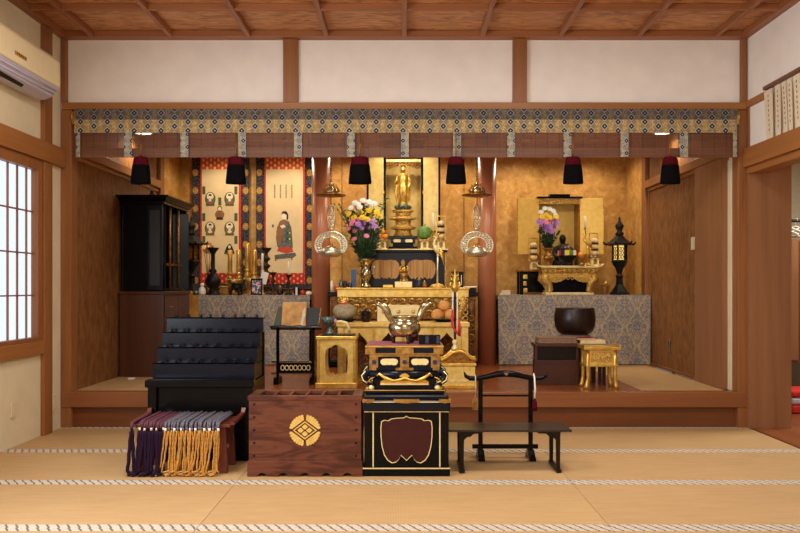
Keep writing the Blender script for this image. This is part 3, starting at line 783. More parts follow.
# ================================================================== INCENSE PEDESTAL
t = thing('incense_pedestal', 'black lacquer pedestal with gold edging and maroon cusped panel', 'pedestal', (X(406.5, 4.96), 4.96, 0))
W = .288; D = .46; H = .534
b_ = MB(); b_.box(-W + .008, W - .008, .012, D - .012, .045, .435); b_.build('pedestal_body', M['blk'], t, .004)
b_ = MB(); b_.box(-W, W, -.006, D, 0, .055); b_.build('base_moulding', M['blk'], t, .006)
b_ = MB(); b_.box(-W - .002, W + .002, -.012, D + .01, .428, .505); b_.box(-W + .01, W - .01, 0, D, .505, H); b_.build('top_slab', M['blk_blue'], t, .008)
for q in ((-W - .001, W + .001, -.0085, -.006, .048, .056), (-W + .008, W - .008, .009, .013, .42, .427), (-W - .0025, W + .0025, -.014, -.011, .488, .494), (-.225, -.217, .009, .013, .056, .42), (.217, .225, .009, .013, .056, .42)): MB().box(*q).build('gold_line', M['gold_pale'], t)
for a, b2 in ((-.085, .085), (-W - .004, -W + .075), (W - .075, W + .004)):
    g = MB(); g.prism([(a, .492), (a + .02, .488), ((a + b2) / 2, .482), (b2 - .02, .488), (b2, .492), (b2, .5075), (a, .5075)], -.017, -.012); g.box(a, b2, -.012, .03, .506, .509)
    g.build('gilt_fitting', M['gold_red'], t)
pan = kozama(.345, .315, 0, .082)
MB().prism(pan, .0095, .0125).build('maroon_panel', M['maroon'], t)
g = MB(); g.ring(pan, [(x_ * .968, .082 + (z_ - .082 - .157) * .968 + .157) for x_, z_ in pan], .0055, .0115); g.build('gold_outline', M['gold_pale'], t)

# small ornate table on top
t = thing('incense_table', 'small black and gold ornate table on the black pedestal', 'table', (X(404.5, 5.1), 5.03, .534 + .001))
D = .36
b_ = MB(); b_.box(-.268, .268, 0, D, 0, .026); b_.build('base_plinth', M['blk_blue'], t, .005)
MB().box(-.215, .215, .03, D - .03, .026, .10).build('inner_waist', M['blk_blue'], t, .004)
MB().box(-.27, .27, -.003, .002, .019, .025).build('base_gold_line', M['gold'], t)
for s in (-1, 1):
    for yy in (.03, D - .03):
        pts = [(s * .215, yy, .15), (s * .25, yy, .145), (s * .272, yy, .12), (s * .266, yy, .088), (s * .235, yy, .068), (s * .21, yy, .052), (s * .222, yy, .03)]
        lg = MB().tube(pts, [.022, .024, .026, .024, .022, .02, .016], 10).build('curved_leg', M['blk_blue'], t)
        MB().tube([(s * .262, yy - .020, .15), (s * .288, yy - .016, .12), (s * .278, yy - .020, .088), (s * .25, yy - .023, .07)], .005, 6).build('leg_gilding', M['gold_pale'], lg)
        MB().tube([(s * .195, yy - .024, .115), (s * .225, yy - .027, .10), (s * .245, yy - .027, .082), (s * .215, yy - .025, .075)], .006, 6).build('leg_gilding', M['gold'], lg)
        sc_ = MB(); sc_.sphere((s * .222, yy - .012, .038), .02, 10); sc_.build('scroll_foot', M['gold_pale'], lg); MB().sphere((s * .248, yy - .012, .030), .014, 10).build('scroll_foot', M['gold_red'], lg)
b_ = MB(); b_.tube([(-.235, .022, .126), (.235, .022, .126)], .027, 14); b_.box(-.22, .22, .022, D - .02, .10, .155); b_.build('drum_frame', M['blk_blue'], t)
MB().tube([(-.185, -.006, .118), (-.17, -.010, .135), (-.13, -.012, .105), (-.08, -.012, .088), (-.04, -.012, .092), (0, -.012, .108), (.04, -.012, .092), (.08, -.012, .088), (.13, -.012, .105), (.17, -.010, .135), (.185, -.006, .118)], [.006, .009, .012, .010, .009, .012, .009, .010, .012, .009, .006], 8).build('scrolled_apron', M['gold'], t)
MB().prism([(-.165, .058), (.165, .058), (.16, .082), (.12, .10), (.06, .082), (0, .088), (-.06, .082), (-.12, .10), (-.16, .082)], .0, .012).build('carved_apron', M['gold'], t)
MB().box(-.16, .16, -.006, .006, .058, .068).build('apron_bar', M['gold_pale'], t, .002)
MB().prism([(-.035, .118), (-.018, .132), (0, .138), (.018, .132), (.035, .118), (.012, .108), (0, .095), (-.012, .108)], -.02, -.006).build('centre_ornament', M['gold'], t)
MB().box(-.236, .236, .015, D - .015, .153, .262).build('panel_box', M['blk_blue'], t, .003)
for a, b2, mm in ((-.06, .06, 'gold_red'), (-.236, -.19, 'gold_red'), (.19, .236, 'gold_red')): MB().box(a, b2, .010, .016, .155, .172).build('lower_fitting', M[mm], t)
for a, b2 in ((-.236, -.178), (-.03, .03), (.178, .236)): MB().box(a, b2, .010, .016, .173, .262).build('gilt_frame', M['gold_red'], t)
MB().box(-.236, .236, .009, .016, .247, .262).build('gilt_rail', M['gold_red'], t)
for c0 in (-.103, .103): MB().prism(cloud(.118, .046, c0, .188)[::-1], .008, .0145).build('cream_panel', M['gold_pale'], t)
for c0 in (-.204, 0, .204): MB().disc(c0, .21, .016, .016, .006, .011, 12).build('dark_stud', M['navy'], t)
MB().box(-.262, .262, 0, D, .262, .322).build('table_top', M['gold_red'], t, .003)
MB().box(-.264, .264, -.002, .001, .313, .3215).build('top_gold_line', M['gold'], t)
for a, b2 in ((-.195, -.06), (.06, .195)): MB().box(a, b2, -.003, .001, .272, .308).build('dark_inlay', M['blk_blue'], t)
TT = .535 + .322
o = MB().box(-.245, .245, -.13, .17, 0, .006).build('table_mat', M['mauve'], None, .002, (X(404.5, 5.1), 5.19, TT + .0005)); tag(o, 'mauve cloth mat on the small ornate incense table', 'mat')
# brass censer
t = thing('incense_burner', 'round brass incense burner with tall flared ears and three feet', 'incense burner', (X(404.5, 5.16), 5.16, TT + .0095))
MB().lathe([(.02, .038), (.07, .044), (.100, .066), (.112, .095), (.108, .126), (.090, .150), (.078, .158), (.077, .172), (.086, .178), (.086, .186), (.074, .186), (.07, .165), (.02, .158)], (0, 0, 0), 36).build('bowl', M['brass'], t)
for a in (-PI / 2 + .35, PI / 6 + .35, 5 * PI / 6 + .35):
    ca, sa = math.cos(a), math.sin(a)
    MB().tube([(ca * .066, sa * .066, .06), (ca * .082, sa * .082, .036), (ca * .074, sa * .074, .016), (ca * .08, sa * .08, .0)], [.022, .018, .011, .014], 10).build('foot', M['bronze'], t)
for s in (-1, 1):
    pts = [(s * .074, 0, .155), (s * .095, 0, .165), (s * .11, 0, .19), (s * .122, 0, .225), (s * .142, 0, .252), (s * .172, 0, .266), (s * .198, 0, .268)]
    MB().tube(pts, [.012, .014, .016, .018, .017, .013, .007], 10, flat=1.5).build('ear', M['brass'], t)
rm_ = MB(); rm_.sphere((0, 0, .158), .072, 16, sz=.18); rm_.build('ash', M['ac_low'], t)
# black divided incense box
t = thing('incense_box', 'small black divided box beside the brass burner, blue edges', 'box', (X(429.5, 5.08), 5.095, TT + .0065))
W = .073; b_ = MB(); b_.box(-W, W, -.04, .04, 0, .008); b_.box(-W, W, -.04, -.034, .008, .06); b_.box(-W, W, .034, .04, .008, .06); b_.box(-W, -W + .006, -.034, .034, .008, .06); b_.box(W - .006, W, -.034, .034, .008, .06); b_.build('tray', M['blk'], t, .002)
for k in range(3): MB().box(-W + .03 + k * .035, -W + .034 + k * .035, -.034, .034, .008, .063).build('divider', M['navy'], t)
for k in range(4): MB().box(-W + .008 + k * .037, -W + .030 + k * .037, -.042, -.0401, .006, .056).build('front_facet', M['navy' if k % 2 else 'blk'], t)

# ================================================================== LOW BENCH AND STAND
t = thing('low_bench', 'long low black-brown bench with cusped legs right of pedestal', 'bench', (X(510, 5.07), 5.05, 0))
W = .415; D = .28
mb = MB(); mb.box(-W, W, 0, D, .272, .288); mb.build('bench_top', M['desk_top'], t, .004)
for s in (-1, 1):
    xl = s * .325
    for yy in (.012, D - .035):
        MB().frust(xl, yy + .012, .02, .272, .024, .024, .03, .026).build('leg', M['blk_brown'], t, .003)
        br = [(xl + -s * .014, .272), (xl - s * .014, .215), (xl - s * .035, .235), (xl - s * .06, .238), (xl - s * .08, .258), (xl - s * .13, .26), (xl - s * .15, .272)]
        MB().prism(br, yy + .006, yy + .018).build('bracket', M['blk_brown'], t)
    MB().box(xl - .018, xl + .018, -.012, D - .0, 0, .022).build('runner_foot', M['blk_brown'], t, .004)
MB().box(-.32, .32, D - .03, D - .018, .258, .272).build('rear_rail', M['blk_brown'], t)

t = thing('hanging_stand', 'black stand with winged crossbar behind the low bench', 'stand', (X(506, 5.46), 5.47, 0))
MB().tube([(-.305, 0, .632), (-.292, 0, .60), (-.26, 0, .584), (-.2, 0, .583), (-.13, 0, .598), (-.06, 0, .614), (0, 0, .619), (.06, 0, .614), (.13, 0, .598), (.2, 0, .583), (.26, 0, .584), (.292, 0, .60), (.305, 0, .632)],
          [.004, .013, .018, .018, .02, .024, .026, .024, .02, .018, .018, .013, .004], 12).build('winged_crossbar', M['blk'], t)
ht = MB(); ht.prism([(0, .606), (.015, .62), (.010, .63), (0, .624), (-.010, .63), (-.015, .62)], -.029, -.02); ht.build('heart_inlay', M['gold_red'], t)
for s in (-.185, .180):
    MB().box(s - .016, s + .016, -.013, .013, .03, .59).build('post', M['blk'], t, .004)
    ft = MB(); ft.prism([(-.10, 0), (-.1, .022), (-.06, .04), (-.03, .065), (.03, .065), (.06, .04), (.1, .022), (.1, 0), (.06, 0), (.05, .012), (-.05, .012), (-.06, 0)], s - .024, s + .024, 'yz'); ft.build('foot', M['blk'], t, .004)
MB().box(-.185, .185, -.007, .007, .452, .465).build('upper_rail', M['blk'], t)
MB().box(-.245, .235, -.012, .012, .073, .103).build('lower_beam', M['blk'], t, .003)
# hung mallet tag and tassel
o = thing('hanging_tag', 'brown wooden tag on cord at left of black stand', 'tag', (X(475, 5.43), 5.425, .36))
MB().prism([(-.022, 0), (.022, 0), (.024, .075), (.01, .095), (-.01, .095), (-.024, .075)], -.006, .006).build('tag_board', M['gold_red'], o, .002)
MB().tube([(0, 0, .09), (.006, .0, .16), (.004, .014, .232), (0, .04, .259), (0, .062, .236)], .004, 6).build('cord', M['light_knot'], o)
o = thing('hanging_tassel', 'dark red tassel on white cord at right of black stand', 'tassel', (X(534.5, 5.43), 5.425, .355))
MB().lathe([(.018, 0), (.02, .02), (.017, .06), (.01, .085), (.004, .092)], (0, 0, 0), 14).build('fringe', M['red_cloth'], o)
MB().tube([(0, 0, .09), (.004, .0, .16), (.002, .016, .235), (0, .04, .262), (0, .062, .236)], .006, 6).build('cord', M['white'], o)
# ================================================================== BOOK LECTERN ON THE PLATFORM
t = thing('book_stand', 'black and gold book stand on platform behind the candle rack', 'stand', (X(295.5, 7.3), 7.3, PZ))
for s in (-.172, .172):
    MB().box(s - .014, s + .014, -.016, .016, .03, .56).build('post', M['blk'], t, .003)
    ft = MB(); ft.prism([(-.12, 0), (-.12, .03), (-.08, .065), (.08, .065), (.12, .03), (.12, 0), (.07, 0), (.05, .015), (-.05, .015), (-.07, 0)], s - .025, s + .025, 'yz'); ft.build('foot', M['blk'], t, .004)
MB().box(-.235, .235, -.012, .012, .195, .213).build('upper_rail', M['blk'], t, .003)
MB().box(-.235, .235, -.012, .012, .085, .103).build('lower_rail', M['blk'], t, .003)
g = MB()
for k in range(7):
    xx = -.125 + .0417 * k
    g.tube([(xx + .018 * math.cos(a / 10 * 2 * PI), -.004, .149 + .024 * math.sin(a / 10 * 2 * PI)) for a in range(10)], .005, 6, closed=True)
g.box(-.158, .158, .0, .008, .103, .195, 1)
g.build('carved_panel', [M['gold_pale'], M['blk']], t)
g = MB(); g.box(-.235, .235, -.0135, -.012, .198, .202); g.box(-.235, .235, -.0135, -.012, .088, .092); g.build('gold_line', M['gold'], t)
R = Matrix.Translation((0, -.03, .545)) @ Matrix.Rotation(math.radians(-22), 4, 'X')
b_ = MB(); b_.box(-.235, .255, -.05, .02, -.022, -.0, T=R); b_.tube([tuple(R @ Vector((x_, -.045, -.006 + .008 * math.sin(x_ * 40)))) for x_ in [-.23 + .048 * k for k in range(11)]], .008, 6); b_.build('ledge', M['blk'], t, .004)
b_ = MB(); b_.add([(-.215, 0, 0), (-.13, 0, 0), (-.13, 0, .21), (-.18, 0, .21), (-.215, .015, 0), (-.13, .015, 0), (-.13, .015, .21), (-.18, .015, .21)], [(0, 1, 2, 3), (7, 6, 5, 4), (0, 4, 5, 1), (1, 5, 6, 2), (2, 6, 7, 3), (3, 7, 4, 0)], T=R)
b_.build('left_wing', M['board_green_sheen'], t)
b_ = MB(); b_.add([(-.13, 0, 0), (.225, 0, 0), (.245, 0, .20), (-.13, 0, .21), (-.13, .015, 0), (.225, .015, 0), (.245, .015, .20), (-.13, .015, .21)], [(0, 1, 2, 3), (7, 6, 5, 4), (0, 4, 5, 1), (1, 5, 6, 2), (2, 6, 7, 3), (3, 7, 4, 0)], T=R)
b_.build('back_board', M['board_grey'], t)
g = MB(); g.tube([tuple(R @ Vector(p)) for p in ((.226, -.003, 0), (.246, -.003, .20))], .004, 6); g.tube([tuple(R @ Vector(p)) for p in ((-.216, -.003, 0), (-.181, -.003, .21))], .004, 6); g.build('gold_rim', M['gold'], t)
b_ = MB(); b_.box(-.13, .105, -.03, -.001, .002, .245)
o = b_.build('sutra_book', M['book_tan'], None, .003); o.matrix_world = Matrix.Translation((X(295.5, 7.3), 7.3, PZ)) @ R
tag(o, 'worn tan bound book standing on the black book stand', 'book')
MB().prism([(.055, .01), (.075, .01), (.098, .12), (.09, .20), (.07, .14)], -.0315, -.0302).build('worn_patch', M['paper'], o)
MB().box(-.13, .105, -.026, -.004, .2451, .248).build('page_edge', M['paper'], o)

# ================================================================== GOLD BOX STAND WITH OGEE OPENINGS
def arch_box(label, loc, w, d, h, hole_w, hole_h, hz, name='gold_stand'):
    t = thing(name, label, 'stand', loc)
    f = MB(); ho = arch_hole(hole_w, hole_h, 0, hz)
    hole_panel(f, -w / 2 + .012, w / 2 - .012, .03, h - .03, ho, .012, .026); f.build('pierced_panel', M['gold_matte'], t); f = MB(); hole_panel(f, -w / 2 + .012, w / 2 - .012, .03, h - .03, ho, d - .026, d - .012)
    f.build('pierced_panel', M['gold_matte'], t)
    f = MB(); hs = arch_hole(hole_w * d / w * .95, hole_h, d / 2, hz)
    hole_panel(f, .012, d - .012, .03, h - .03, hs, -w / 2 + .012, -w / 2 + .026, 0, 'yz'); f.build('pierced_side', M['gold_matte'], t); f = MB(); hole_panel(f, .012, d - .012, .03, h - .03, hs, w / 2 - .026, w / 2 - .012, 0, 'yz')
    f.build('pierced_side', M['gold_matte'], t)
    for sx in (-1, 1):
        for yy in (.0, d - .026): MB().box(min(sx * w / 2, sx * (w / 2 - .026)), max(sx * w / 2, sx * (w / 2 - .026)), yy, yy + .026, .03, h - .03).build('corner_post', M['gold'], t, .003)
    MB().box(-w / 2 - .012, w / 2 + .012, -.012, d + .012, 0, .045).build('plinth', M['gold'], t, .005)
    MB().box(-w / 2 - .01, w / 2 + .01, -.012, d + .012, h - .032, h).build('stand_top', M['gold'], t, .005)
    return t
arch_box('gold box stand with large ogee opening, on platform left of incense table', (X(336.3, 6.95), 6.95, PZ), .362, .30, .48, .21, .315, .085)
HT = PZ + .48
o = MB().box(-.145, .165, -.10, .10, 0, .012).build('black_tray', M['blk'], None, .004, (X(338, 7.08), 7.08, HT + .0005)); tag(o, 'black tray on top of the left gold box stand', 'tray')
t = thing('handled_censer', 'greenish bronze censer with curved gold handle on black tray', 'incense burner', (X(333, 7.06), 7.06, HT + .013))
MB().lathe([(.05, 0), (.054, .01), (.028, .03), (.018, .06), (.03, .085), (.048, .09)], (-.03, 0, 0), 18).build('foot_stem', M['bronze_green'], t)
MB().lathe([(.02, .088), (.05, .09), (.066, .12), (.072, .16), (.064, .162), (.058, .13), (.02, .11)], (-.045, 0, 0), 20).build('cup', M['bronze_green'], t)
MB().tube([(-.01, 0, .1), (.03, -.01, .115), (.08, -.01, .118), (.125, -.01, .105), (.15, -.01, .06), (.155, -.01, .012)], [.01, .014, .014, .016, .016, .012], 10).build('curved_handle', M['gold_pale'], t)
MB().sphere((.02, -.015, .125), .02, 10).build('rosette', M['petal_pink'], t)

# ================================================================== GOLD FRONT TABLE
FY = 7.45; FT = Z(322.5, FY); fh = FT - PZ
t = thing('offering_table', 'long gold offering table with cusped arches in front of the altar', 'table', (X(403, FY), FY, PZ))
W = .665; D = .34
MB().box(-W, W, 0, D, fh - .045, fh).build('table_top', M['gold_matte'], t, .006)
leg = MB()
for s in (-1, 1):
    for yy in (.02, D - .075): MB().box(s * (W - .045) - .032, s * (W - .045) + .032, yy, yy + .055, 0, fh - .045).build('leg', M['gold_matte'], t, .005)
xs_ = [-.585, -.29, 0, .29, .585]
for i in range(4):
    a, b2 = xs_[i], xs_[i + 1]; w = b2 - a; c = (a + b2) / 2
    q = [(a, fh - .05), (a, .26), (a + .02, .24), (a + .035, .30)]
    for k in range(9):
        f = k / 8.0; xx = a + .05 + (w - .10) * f; zz = .33 + .125 * math.sin(PI * f) ** .7 + (.025 if k == 4 else 0)
        q.append((xx, zz))
    q += [(b2 - .035, .30), (b2 - .02, .24), (b2, .26), (b2, fh - .05)]
    MB().prism(q, .03, .045).build('cusped_apron', M['gold_matte'], t)
pass
for xx in (-.29, 0, .29): MB().box(xx - .014, xx + .014, .018, .03, .0, fh - .045).build('divider_post', M['gold'], t, .003)
MB().box(-W + .08, W - .08, D - .035, D - .02, .04, fh - .045).build('rear_panel', M['dark_carved'], t)
MB().box(-W + .0, W - .0, .01, D - .01, 0, .03).build('floor_stretcher', M['gold'], t, .004)
# things on it
def plate(label, px, Y, r):
    o = MB().lathe([(r * .55, 0), (r * .6, .004), (r * .95, .02), (r, .03), (r * .96, .03), (r * .55, .012)], (0, 0, 0), 24).build('black_plate', M['blk'], None, 0, (X(px, Y), Y, FT + .0006)); tag(o, label, 'plate', 'black plates on the gold table'); return o
plate('black plate under the netted melon on the gold offering table', 345.5, 7.58, .125)
plate('black plate under three oranges on the gold offering table', 444.5, 7.58, .135)
t = thing('netted_melon', 'round netted melon with red top on a black plate', 'melon', (X(344.5, 7.58), 7.58, FT + .0135))
MB().sphere((0, 0, .090), .122, 24, sz=.72).build('melon_body', M['melon'], t)
MB().lathe([(.068, .156), (.05, .174), (.02, .180), (.001, .182)], (0, 0, 0), 20).build('red_top', M['red'], t)
for i, (px, zz, yy, lb) in enumerate(((437.5, .062, 7.55, 'pale orange at lower left of the three on black plate'), (450.5, .062, 7.55, 'pale orange at lower right of the three on black plate'), (444, .155, 7.6, 'pale orange on top of the three on black plate'))):
    t = thing('orange', lb, 'orange', (X(px, yy), yy, FT + zz - .0455), 0, 'oranges on the black plate')
    r = .064 if i < 2 else .06
    MB().sphere((0, 0, r * .9), r, 18, sz=.9).build('peel', M['peach'], t)
    MB().lathe([(.008, 0), (.006, .006), (.002, .008)], (0, 0, r * 1.79), 8).build('stem_end', M['green_dk'], t)
t = thing('lidded_jar', 'small dark lidded jar between melon and gold chest', 'jar', (X(366, 7.56), 7.56, FT + .0006))
MB().lathe([(.03, 0), (.045, .01), (.05, .05), (.045, .085), (.05, .09)], (0, 0, 0), 18).build('jar_body', M['bronze'], t)
MB().lathe([(.05, .09), (.046, .105), (.02, .118), (.008, .122), (.012, .135), (.001, .14)], (0, 0, 0), 18).build('lid', M['iron'], t)
t = thing('gold_chest', 'pale gold rectangular chest with round bosses behind brass burner', 'chest', (X(398.5, 7.62), 7.58, FT + .0006))
MB().box(-.215, .215, 0, .17, 0, .166).build('chest_body', M['gold_pale'], t, .004)
for xx in (-.15, 0, .15): MB().lathe([(.02, 0), (.014, .006), (.001, .009)], (0, 0, 0), 14, T=Matrix.Translation((xx, 0, .1)) @ Matrix.Rotation(PI / 2, 4, 'X')).build('round_boss', M['gold'], t)

# ================================================================== GABLED GOLD STAND WITH STAFF
GX = X(459, 6.9)
t = thing('gabled_stand', 'gold stand with curled gable top on platform right of incense table', 'stand', (GX, 6.9, PZ))
W = .15; D = .26
MB().box(-W - .012, W + .012, -.008, D, 0, .035).build('plinth', M['gold'], t, .004)
MB().box(-W, W, 0, D - .01, .035, .205).build('stand_body', M['gold_matte'], t, .004)
g = MB(); g.prism([(-.09, .075), (-.06, .06), (-.03, .075), (0, .06), (.03, .075), (.06, .06), (.09, .075), (.09, .082), (-.09, .082)], -.006, .001); g.build('scallop_line', M['gold_pale'], t)
MB().box(-W - .01, W + .01, -.01, D, .205, .232).build('cornice', M['gold'], t, .005)
for yy in (.04, .2):
    g = MB(); arc = [(-.155, .245), (-.15, .272), (-.135, .268), (-.105, .285), (-.06, .325), (0, .345), (.06, .325), (.105, .285), (.135, .268), (.15, .272), (.155, .245)]
    g.tube([(x_, yy, z_) for x_, z_ in arc], [.014, .014, .016, .018, .02, .022, .02, .018, .016, .014, .014], 10)
    g.prism([(-.13, .232), (-.06, .305), (0, .325), (.06, .305), (.13, .232)], yy - .006, yy + .006, 'xz', 1)
    g.build('curled_gable', [M['gold'], M['gold_dark']], t)
MB().prism([(-.11, .27), (0, .33), (.11, .27), (0, .30)], .045, .195).build('gable_roof', M['gold_carved'], t)
MB().lathe([(.02, .338), (.034, .35), (.03, .375), (.016, .39), (.024, .405), (.026, .43), (.012, .445)], (-.03, .10, 0), 14).build('staff_socket', M['gold_pale'], t)
sx = GX - .03; sy = 7.0; sz = PZ + .446
t = thing('ritual_staff', 'upright staff with dragon-like gold head and red cords', 'staff', (sx, sy, sz))
MB().tube([(0, 0, 0), (0, 0, .46)], .0095, 10).build('shaft', M['iron'], t)
for s in (-.02, .02): MB().tube([(s, -.004, .02), (s * 1.1, -.004, .44)], .006, 8).build('silver_rod', M['white'], t)
MB().tube([(-.022, -.012, .28), (-.028, -.014, .2), (-.024, -.012, .12), (.02, -.012, .06), (.042, -.012, .03), (.04, -.012, .13), (.034, -.012, .2)], [.008, .014, .011, .012, .014, .014, .006], 8).build('red_cord', M['redbright'], t)
g = MB(); g.lathe([(.01, .44), (.03, .46), (.036, .5), (.02, .53), (.028, .56), (.016, .6), (.008, .63), (.012, .645), (.001, .66)], (0, 0, 0), 14)
for s in (-1, 1):
    g.tube([(0, 0, .5), (s * .03, -.01, .485), (s * .045, -.012, .505), (s * .04, -.01, .53), (s * .024, -.01, .528)], [.014, .014, .012, .011, .009], 8); g.tube([(s * .01, 0, .55), (s * .034, 0, .56), (s * .03, 0, .585)], [.014, .011, .006], 8)
    g.tube([(0, 0, .58), (s * .03, 0, .6), (s * .028, 0, .625)], [.008, .007, .004], 6)
g.build('dragon_head', M['gold'], t)

# ================================================================== MAIN ALTAR
# dark carved dais
DY = 8.72; DT = 1.19
t = thing('altar_dais', 'dark carved red and gold altar dais behind the gold altar table', 'altar', (0, DY, PZ))
dh = DT - PZ; W = .87; D = .85
MB().box(-W + .07, W - .07, .05, D, .05, dh - .1).build('dais_body', M['dark_carved'], t, .004)
MB().box(-W, W, 0, D, 0, .08).build('dais_plinth', M['blk'], t, .008)
MB().box(-W + .03, W - .03, .02, D, .08, .14).build('dais_lower_step', M['dark_carved'], t, .008)
MB().box(-W + .02, W - .02, .01, D, dh - .1, dh - .05).build('dais_upper_step', M['dark_carved'], t, .006)
MB().box(-W, W, 0, D, dh - .05, dh).build('dais_top', M['blk'], t, .006)
for s in (-1, 1):
    for q in (0, 1):
        xx = s * (W - .08 - .17 * q)
        cl = MB(); cl.lathe([(.045, .14), (.05, .16), (.038, .19), (.042, .25), (.048, .4), (.042, .55), (.05, .6), (.055, .64), (.05, dh - .1)], (xx, .05, 0), 14, lob=7, la=.08); cl.build('carved_column', M['dark_carved'], t)
        for k in range(4):
            sp = [(xx + (.03 + .012 * math.sin(k)) * math.cos(a), .005, .24 + .11 * k + .035 * math.sin(a)) for a in [2 * PI * j / 8 for j in range(8)]]
            cl = MB().tube(sp, .009, 6, closed=True); cl.build('carved_vine', M['gold_dark'], t)
# gold altar table in front
AY = 8.16; AT = 1.243
t = thing('altar_table', 'gold altar table with openwork carved frieze, centre of the recess', 'table', (0, AY, PZ))
ah = AT - PZ; W = .715; D = .53
MB().box(-W, W, 0, D, ah - .105, ah - .012).build('table_slab', M['gold_matte'], t, .006)
MB().box(-W - .012, W + .012, -.012, D + .01, ah - .02, ah).build('top_moulding', M['gold'], t, .005)
for xx in (-.42, 0, .42): MB().box(xx - .10, xx + .10, -.003, .001, ah - .085, ah - .045).build('engraved_fitting', M['gold'], t)
MB().box(-W + .06, W - .06, .04, D - .04, ah - .34, ah - .105).build('frieze_ground', M['gold_dark'], t)
vin = MB(); rnd = random.Random(3)
for row in range(3):
    for k in range(13):
        cx = -.56 + .0933 * k + (.045 if row % 2 else 0); cz = ah - .15 - row * .062
        if cx > .58: continue
        s = 1 if (k + row) % 2 else -1
        pts = [(cx + s * (.040 - .0042 * j) * math.cos(j * .75), .02 - .01 * math.sin(j * .5), cz + (.034 - .0035 * j) * math.sin(j * .75)) for j in range(9)]
        vin.tube(pts, [.011 - .0006 * j for j in range(9)], 6)
vin.build('openwork_frieze', M['gold_carved'], t)
fan = MB()
for c0 in (-.50, -.38, .38, .50):
    for k in range(7): fan.tube([(c0 + (k - 3) * .012, .028, ah - .115), (c0 + (k - 3) * .015, .018, ah - .175)], .0055, 6)
fan.build('fluted_bracket', M['gold'], t)
for s in (-1, 1):
    MB().tube([(s * .63, .03, ah - .1), (s * .66, .02, ah - .18), (s * .625, .02, ah - .27), (s * .59, .02, ah - .36), (s * .63, .02, ah - .5), (s * .62, .03, .04)], [.05, .045, .035, .032, .035, .045], 10).build('carved_leg', M['gold_carved'], t)
    cv = MB()
    for k in range(4):
        for q in range(2):
            c0 = s * (.68 - .06 * q); cz = ah - .14 - .065 * k
            cv.tube([(c0 + .026 * math.cos(a), .0, cz + .026 * math.sin(a)) for a in [2 * PI * j / 8 for j in range(8)]], .009, 6, closed=True)
    cv.build('carved_bracket', M['gold_carved'], t)
MB().box(-W + .03, W - .03, .03, D - .03, 0, .06).build('table_base', M['gold'], t, .006)
MB().box(-W + .1, W - .1, .08, D - .06, .06, ah - .34).build('inner_panel', M['dark_carved'], t)

# black tiered altar shelf with cusped panels, standing on the dais
SY = 8.80; S0 = DT + .0005; ST = Z(249, SY)
t = thing('altar_shelf', 'black tiered shelf with two cusped gold panels on the altar', 'shelf', (0, SY, S0))
sh = ST - S0; W = .50; D = .335
MB().box(-W, W, 0, D, .06, sh - .04).build('shelf_body', M['blk_blue'], t, .004)
MB().box(-W - .03, W + .03, -.03, D, 0, .06).build('lower_step', M['blk'], t, .005)
b_ = MB(); b_.box(-W - .02, W + .02, -.02, D, sh - .04, sh - .012); b_.build('shelf_top', M['blk'], t, .003)
MB().box(-W - .028, W + .028, -.028, D, sh - .012, sh).build('gold_edge', M['gold_pale'], t, .002)
for c0 in (-.205, .215):
    MB().prism(cloud(.335, .235, c0, .145)[::-1], -.008, .001).build('cusped_panel', M['slatted'], t)
g = MB(); g.box(-.016, .016, -.01, .002, .1, .36); g.prism([(-.022, .33), (.022, .33), (.022, .36), (0, .385), (-.022, .36)], -.014, .002); g.build('centre_finial', M['gold_red'], t)
g = MB(); g.box(-.006, .006, -.016, -.009, .16, .31); g.build('dark_slot', M['blk'], t)
for s in (-1, 1): MB().box(s * W - .012, s * W + .012, -.012, -.0, .06, sh - .04).build('edge_post', M['gold_red'], t, .002)

# ----- cabinet shrine with doors
KY = 9.20; KZ = DT + .0005
t = thing('image_cabinet', 'tall black-framed cabinet with open pale gold doors behind statue', 'cabinet', (X(403.5, KY), KY, KZ))
W = X(422.5, KY) - X(403.5, KY); kh = 2.99 - KZ; D = .34
MB().box(-W, W, D - .02, D, 0, kh).build('back_panel', M['interior_gold'], t)
for s in (-1, 1):
    MB().box(min(s * W, s * (W - .018)), max(s * W, s * (W - .018)), .02, D - .02, 0, kh).build('side_panel', M['interior_gold'], t)
    MB().box(min(s * (W + .012), s * (W - .018)), max(s * (W + .012), s * (W - .018)), -.006, .02, 0, kh).build('frame_post', M['blk'], t, .003)
    # door leaf swung open to face outwards
    dw = .185; ang = math.radians(12)
    T = Matrix.Translation((s * (W + .013), -.004, 0)) @ Matrix.Rotation(-s * ang, 4, 'Z')
    b_ = MB(); b_.box(min(0, s * dw), max(0, s * dw), -.010, .010, .02, kh - .03, T=T); dd = b_.build('door', M['interior_gold'], t)
    b_ = MB(); b_.box(min(s * dw, s * (dw + .022)), max(s * dw, s * (dw + .022)), -.014, .014, .02, kh - .03, T=T); b_.build('door_stile', M['blk'], dd)
    b_ = MB()
    for zz in (.3, .75, 1.2): b_.box(min(s * -.008, s * .03), max(s * -.008, s * .03), -.013, -.010, zz, zz + .035, T=T)
    b_.build('door_hinge', M['gold'], dd)
MB().box(-W - .02, W + .02, -.02, D, kh, kh + .06).build('cabinet_roof', M['blk'], t, .004)
MB().box(-W, W, .0, D, 0, .02).build('cabinet_floor', M['blk'], t)
cz = Z(164, KY) - KZ
g = MB()
g.prism([(-W + .02, cz + .03), (-W + .02, cz - .02), (-W + .06, cz - .055), (-W + .09, cz - .03), (-.06, cz - .005), (0, cz - .03), (.06, cz - .005), (W - .09, cz - .03), (W - .06, cz - .055), (W - .02, cz - .02), (W - .02, cz + .03)], .03, .08)
for k in range(9): g.tube([(-W + .03 + (2 * W - .06) * k / 8 + .02 * math.cos(a), .025, cz + .005 + .02 * math.sin(a)) for a in [2 * PI * j / 7 for j in range(7)]], .007, 5, closed=True)
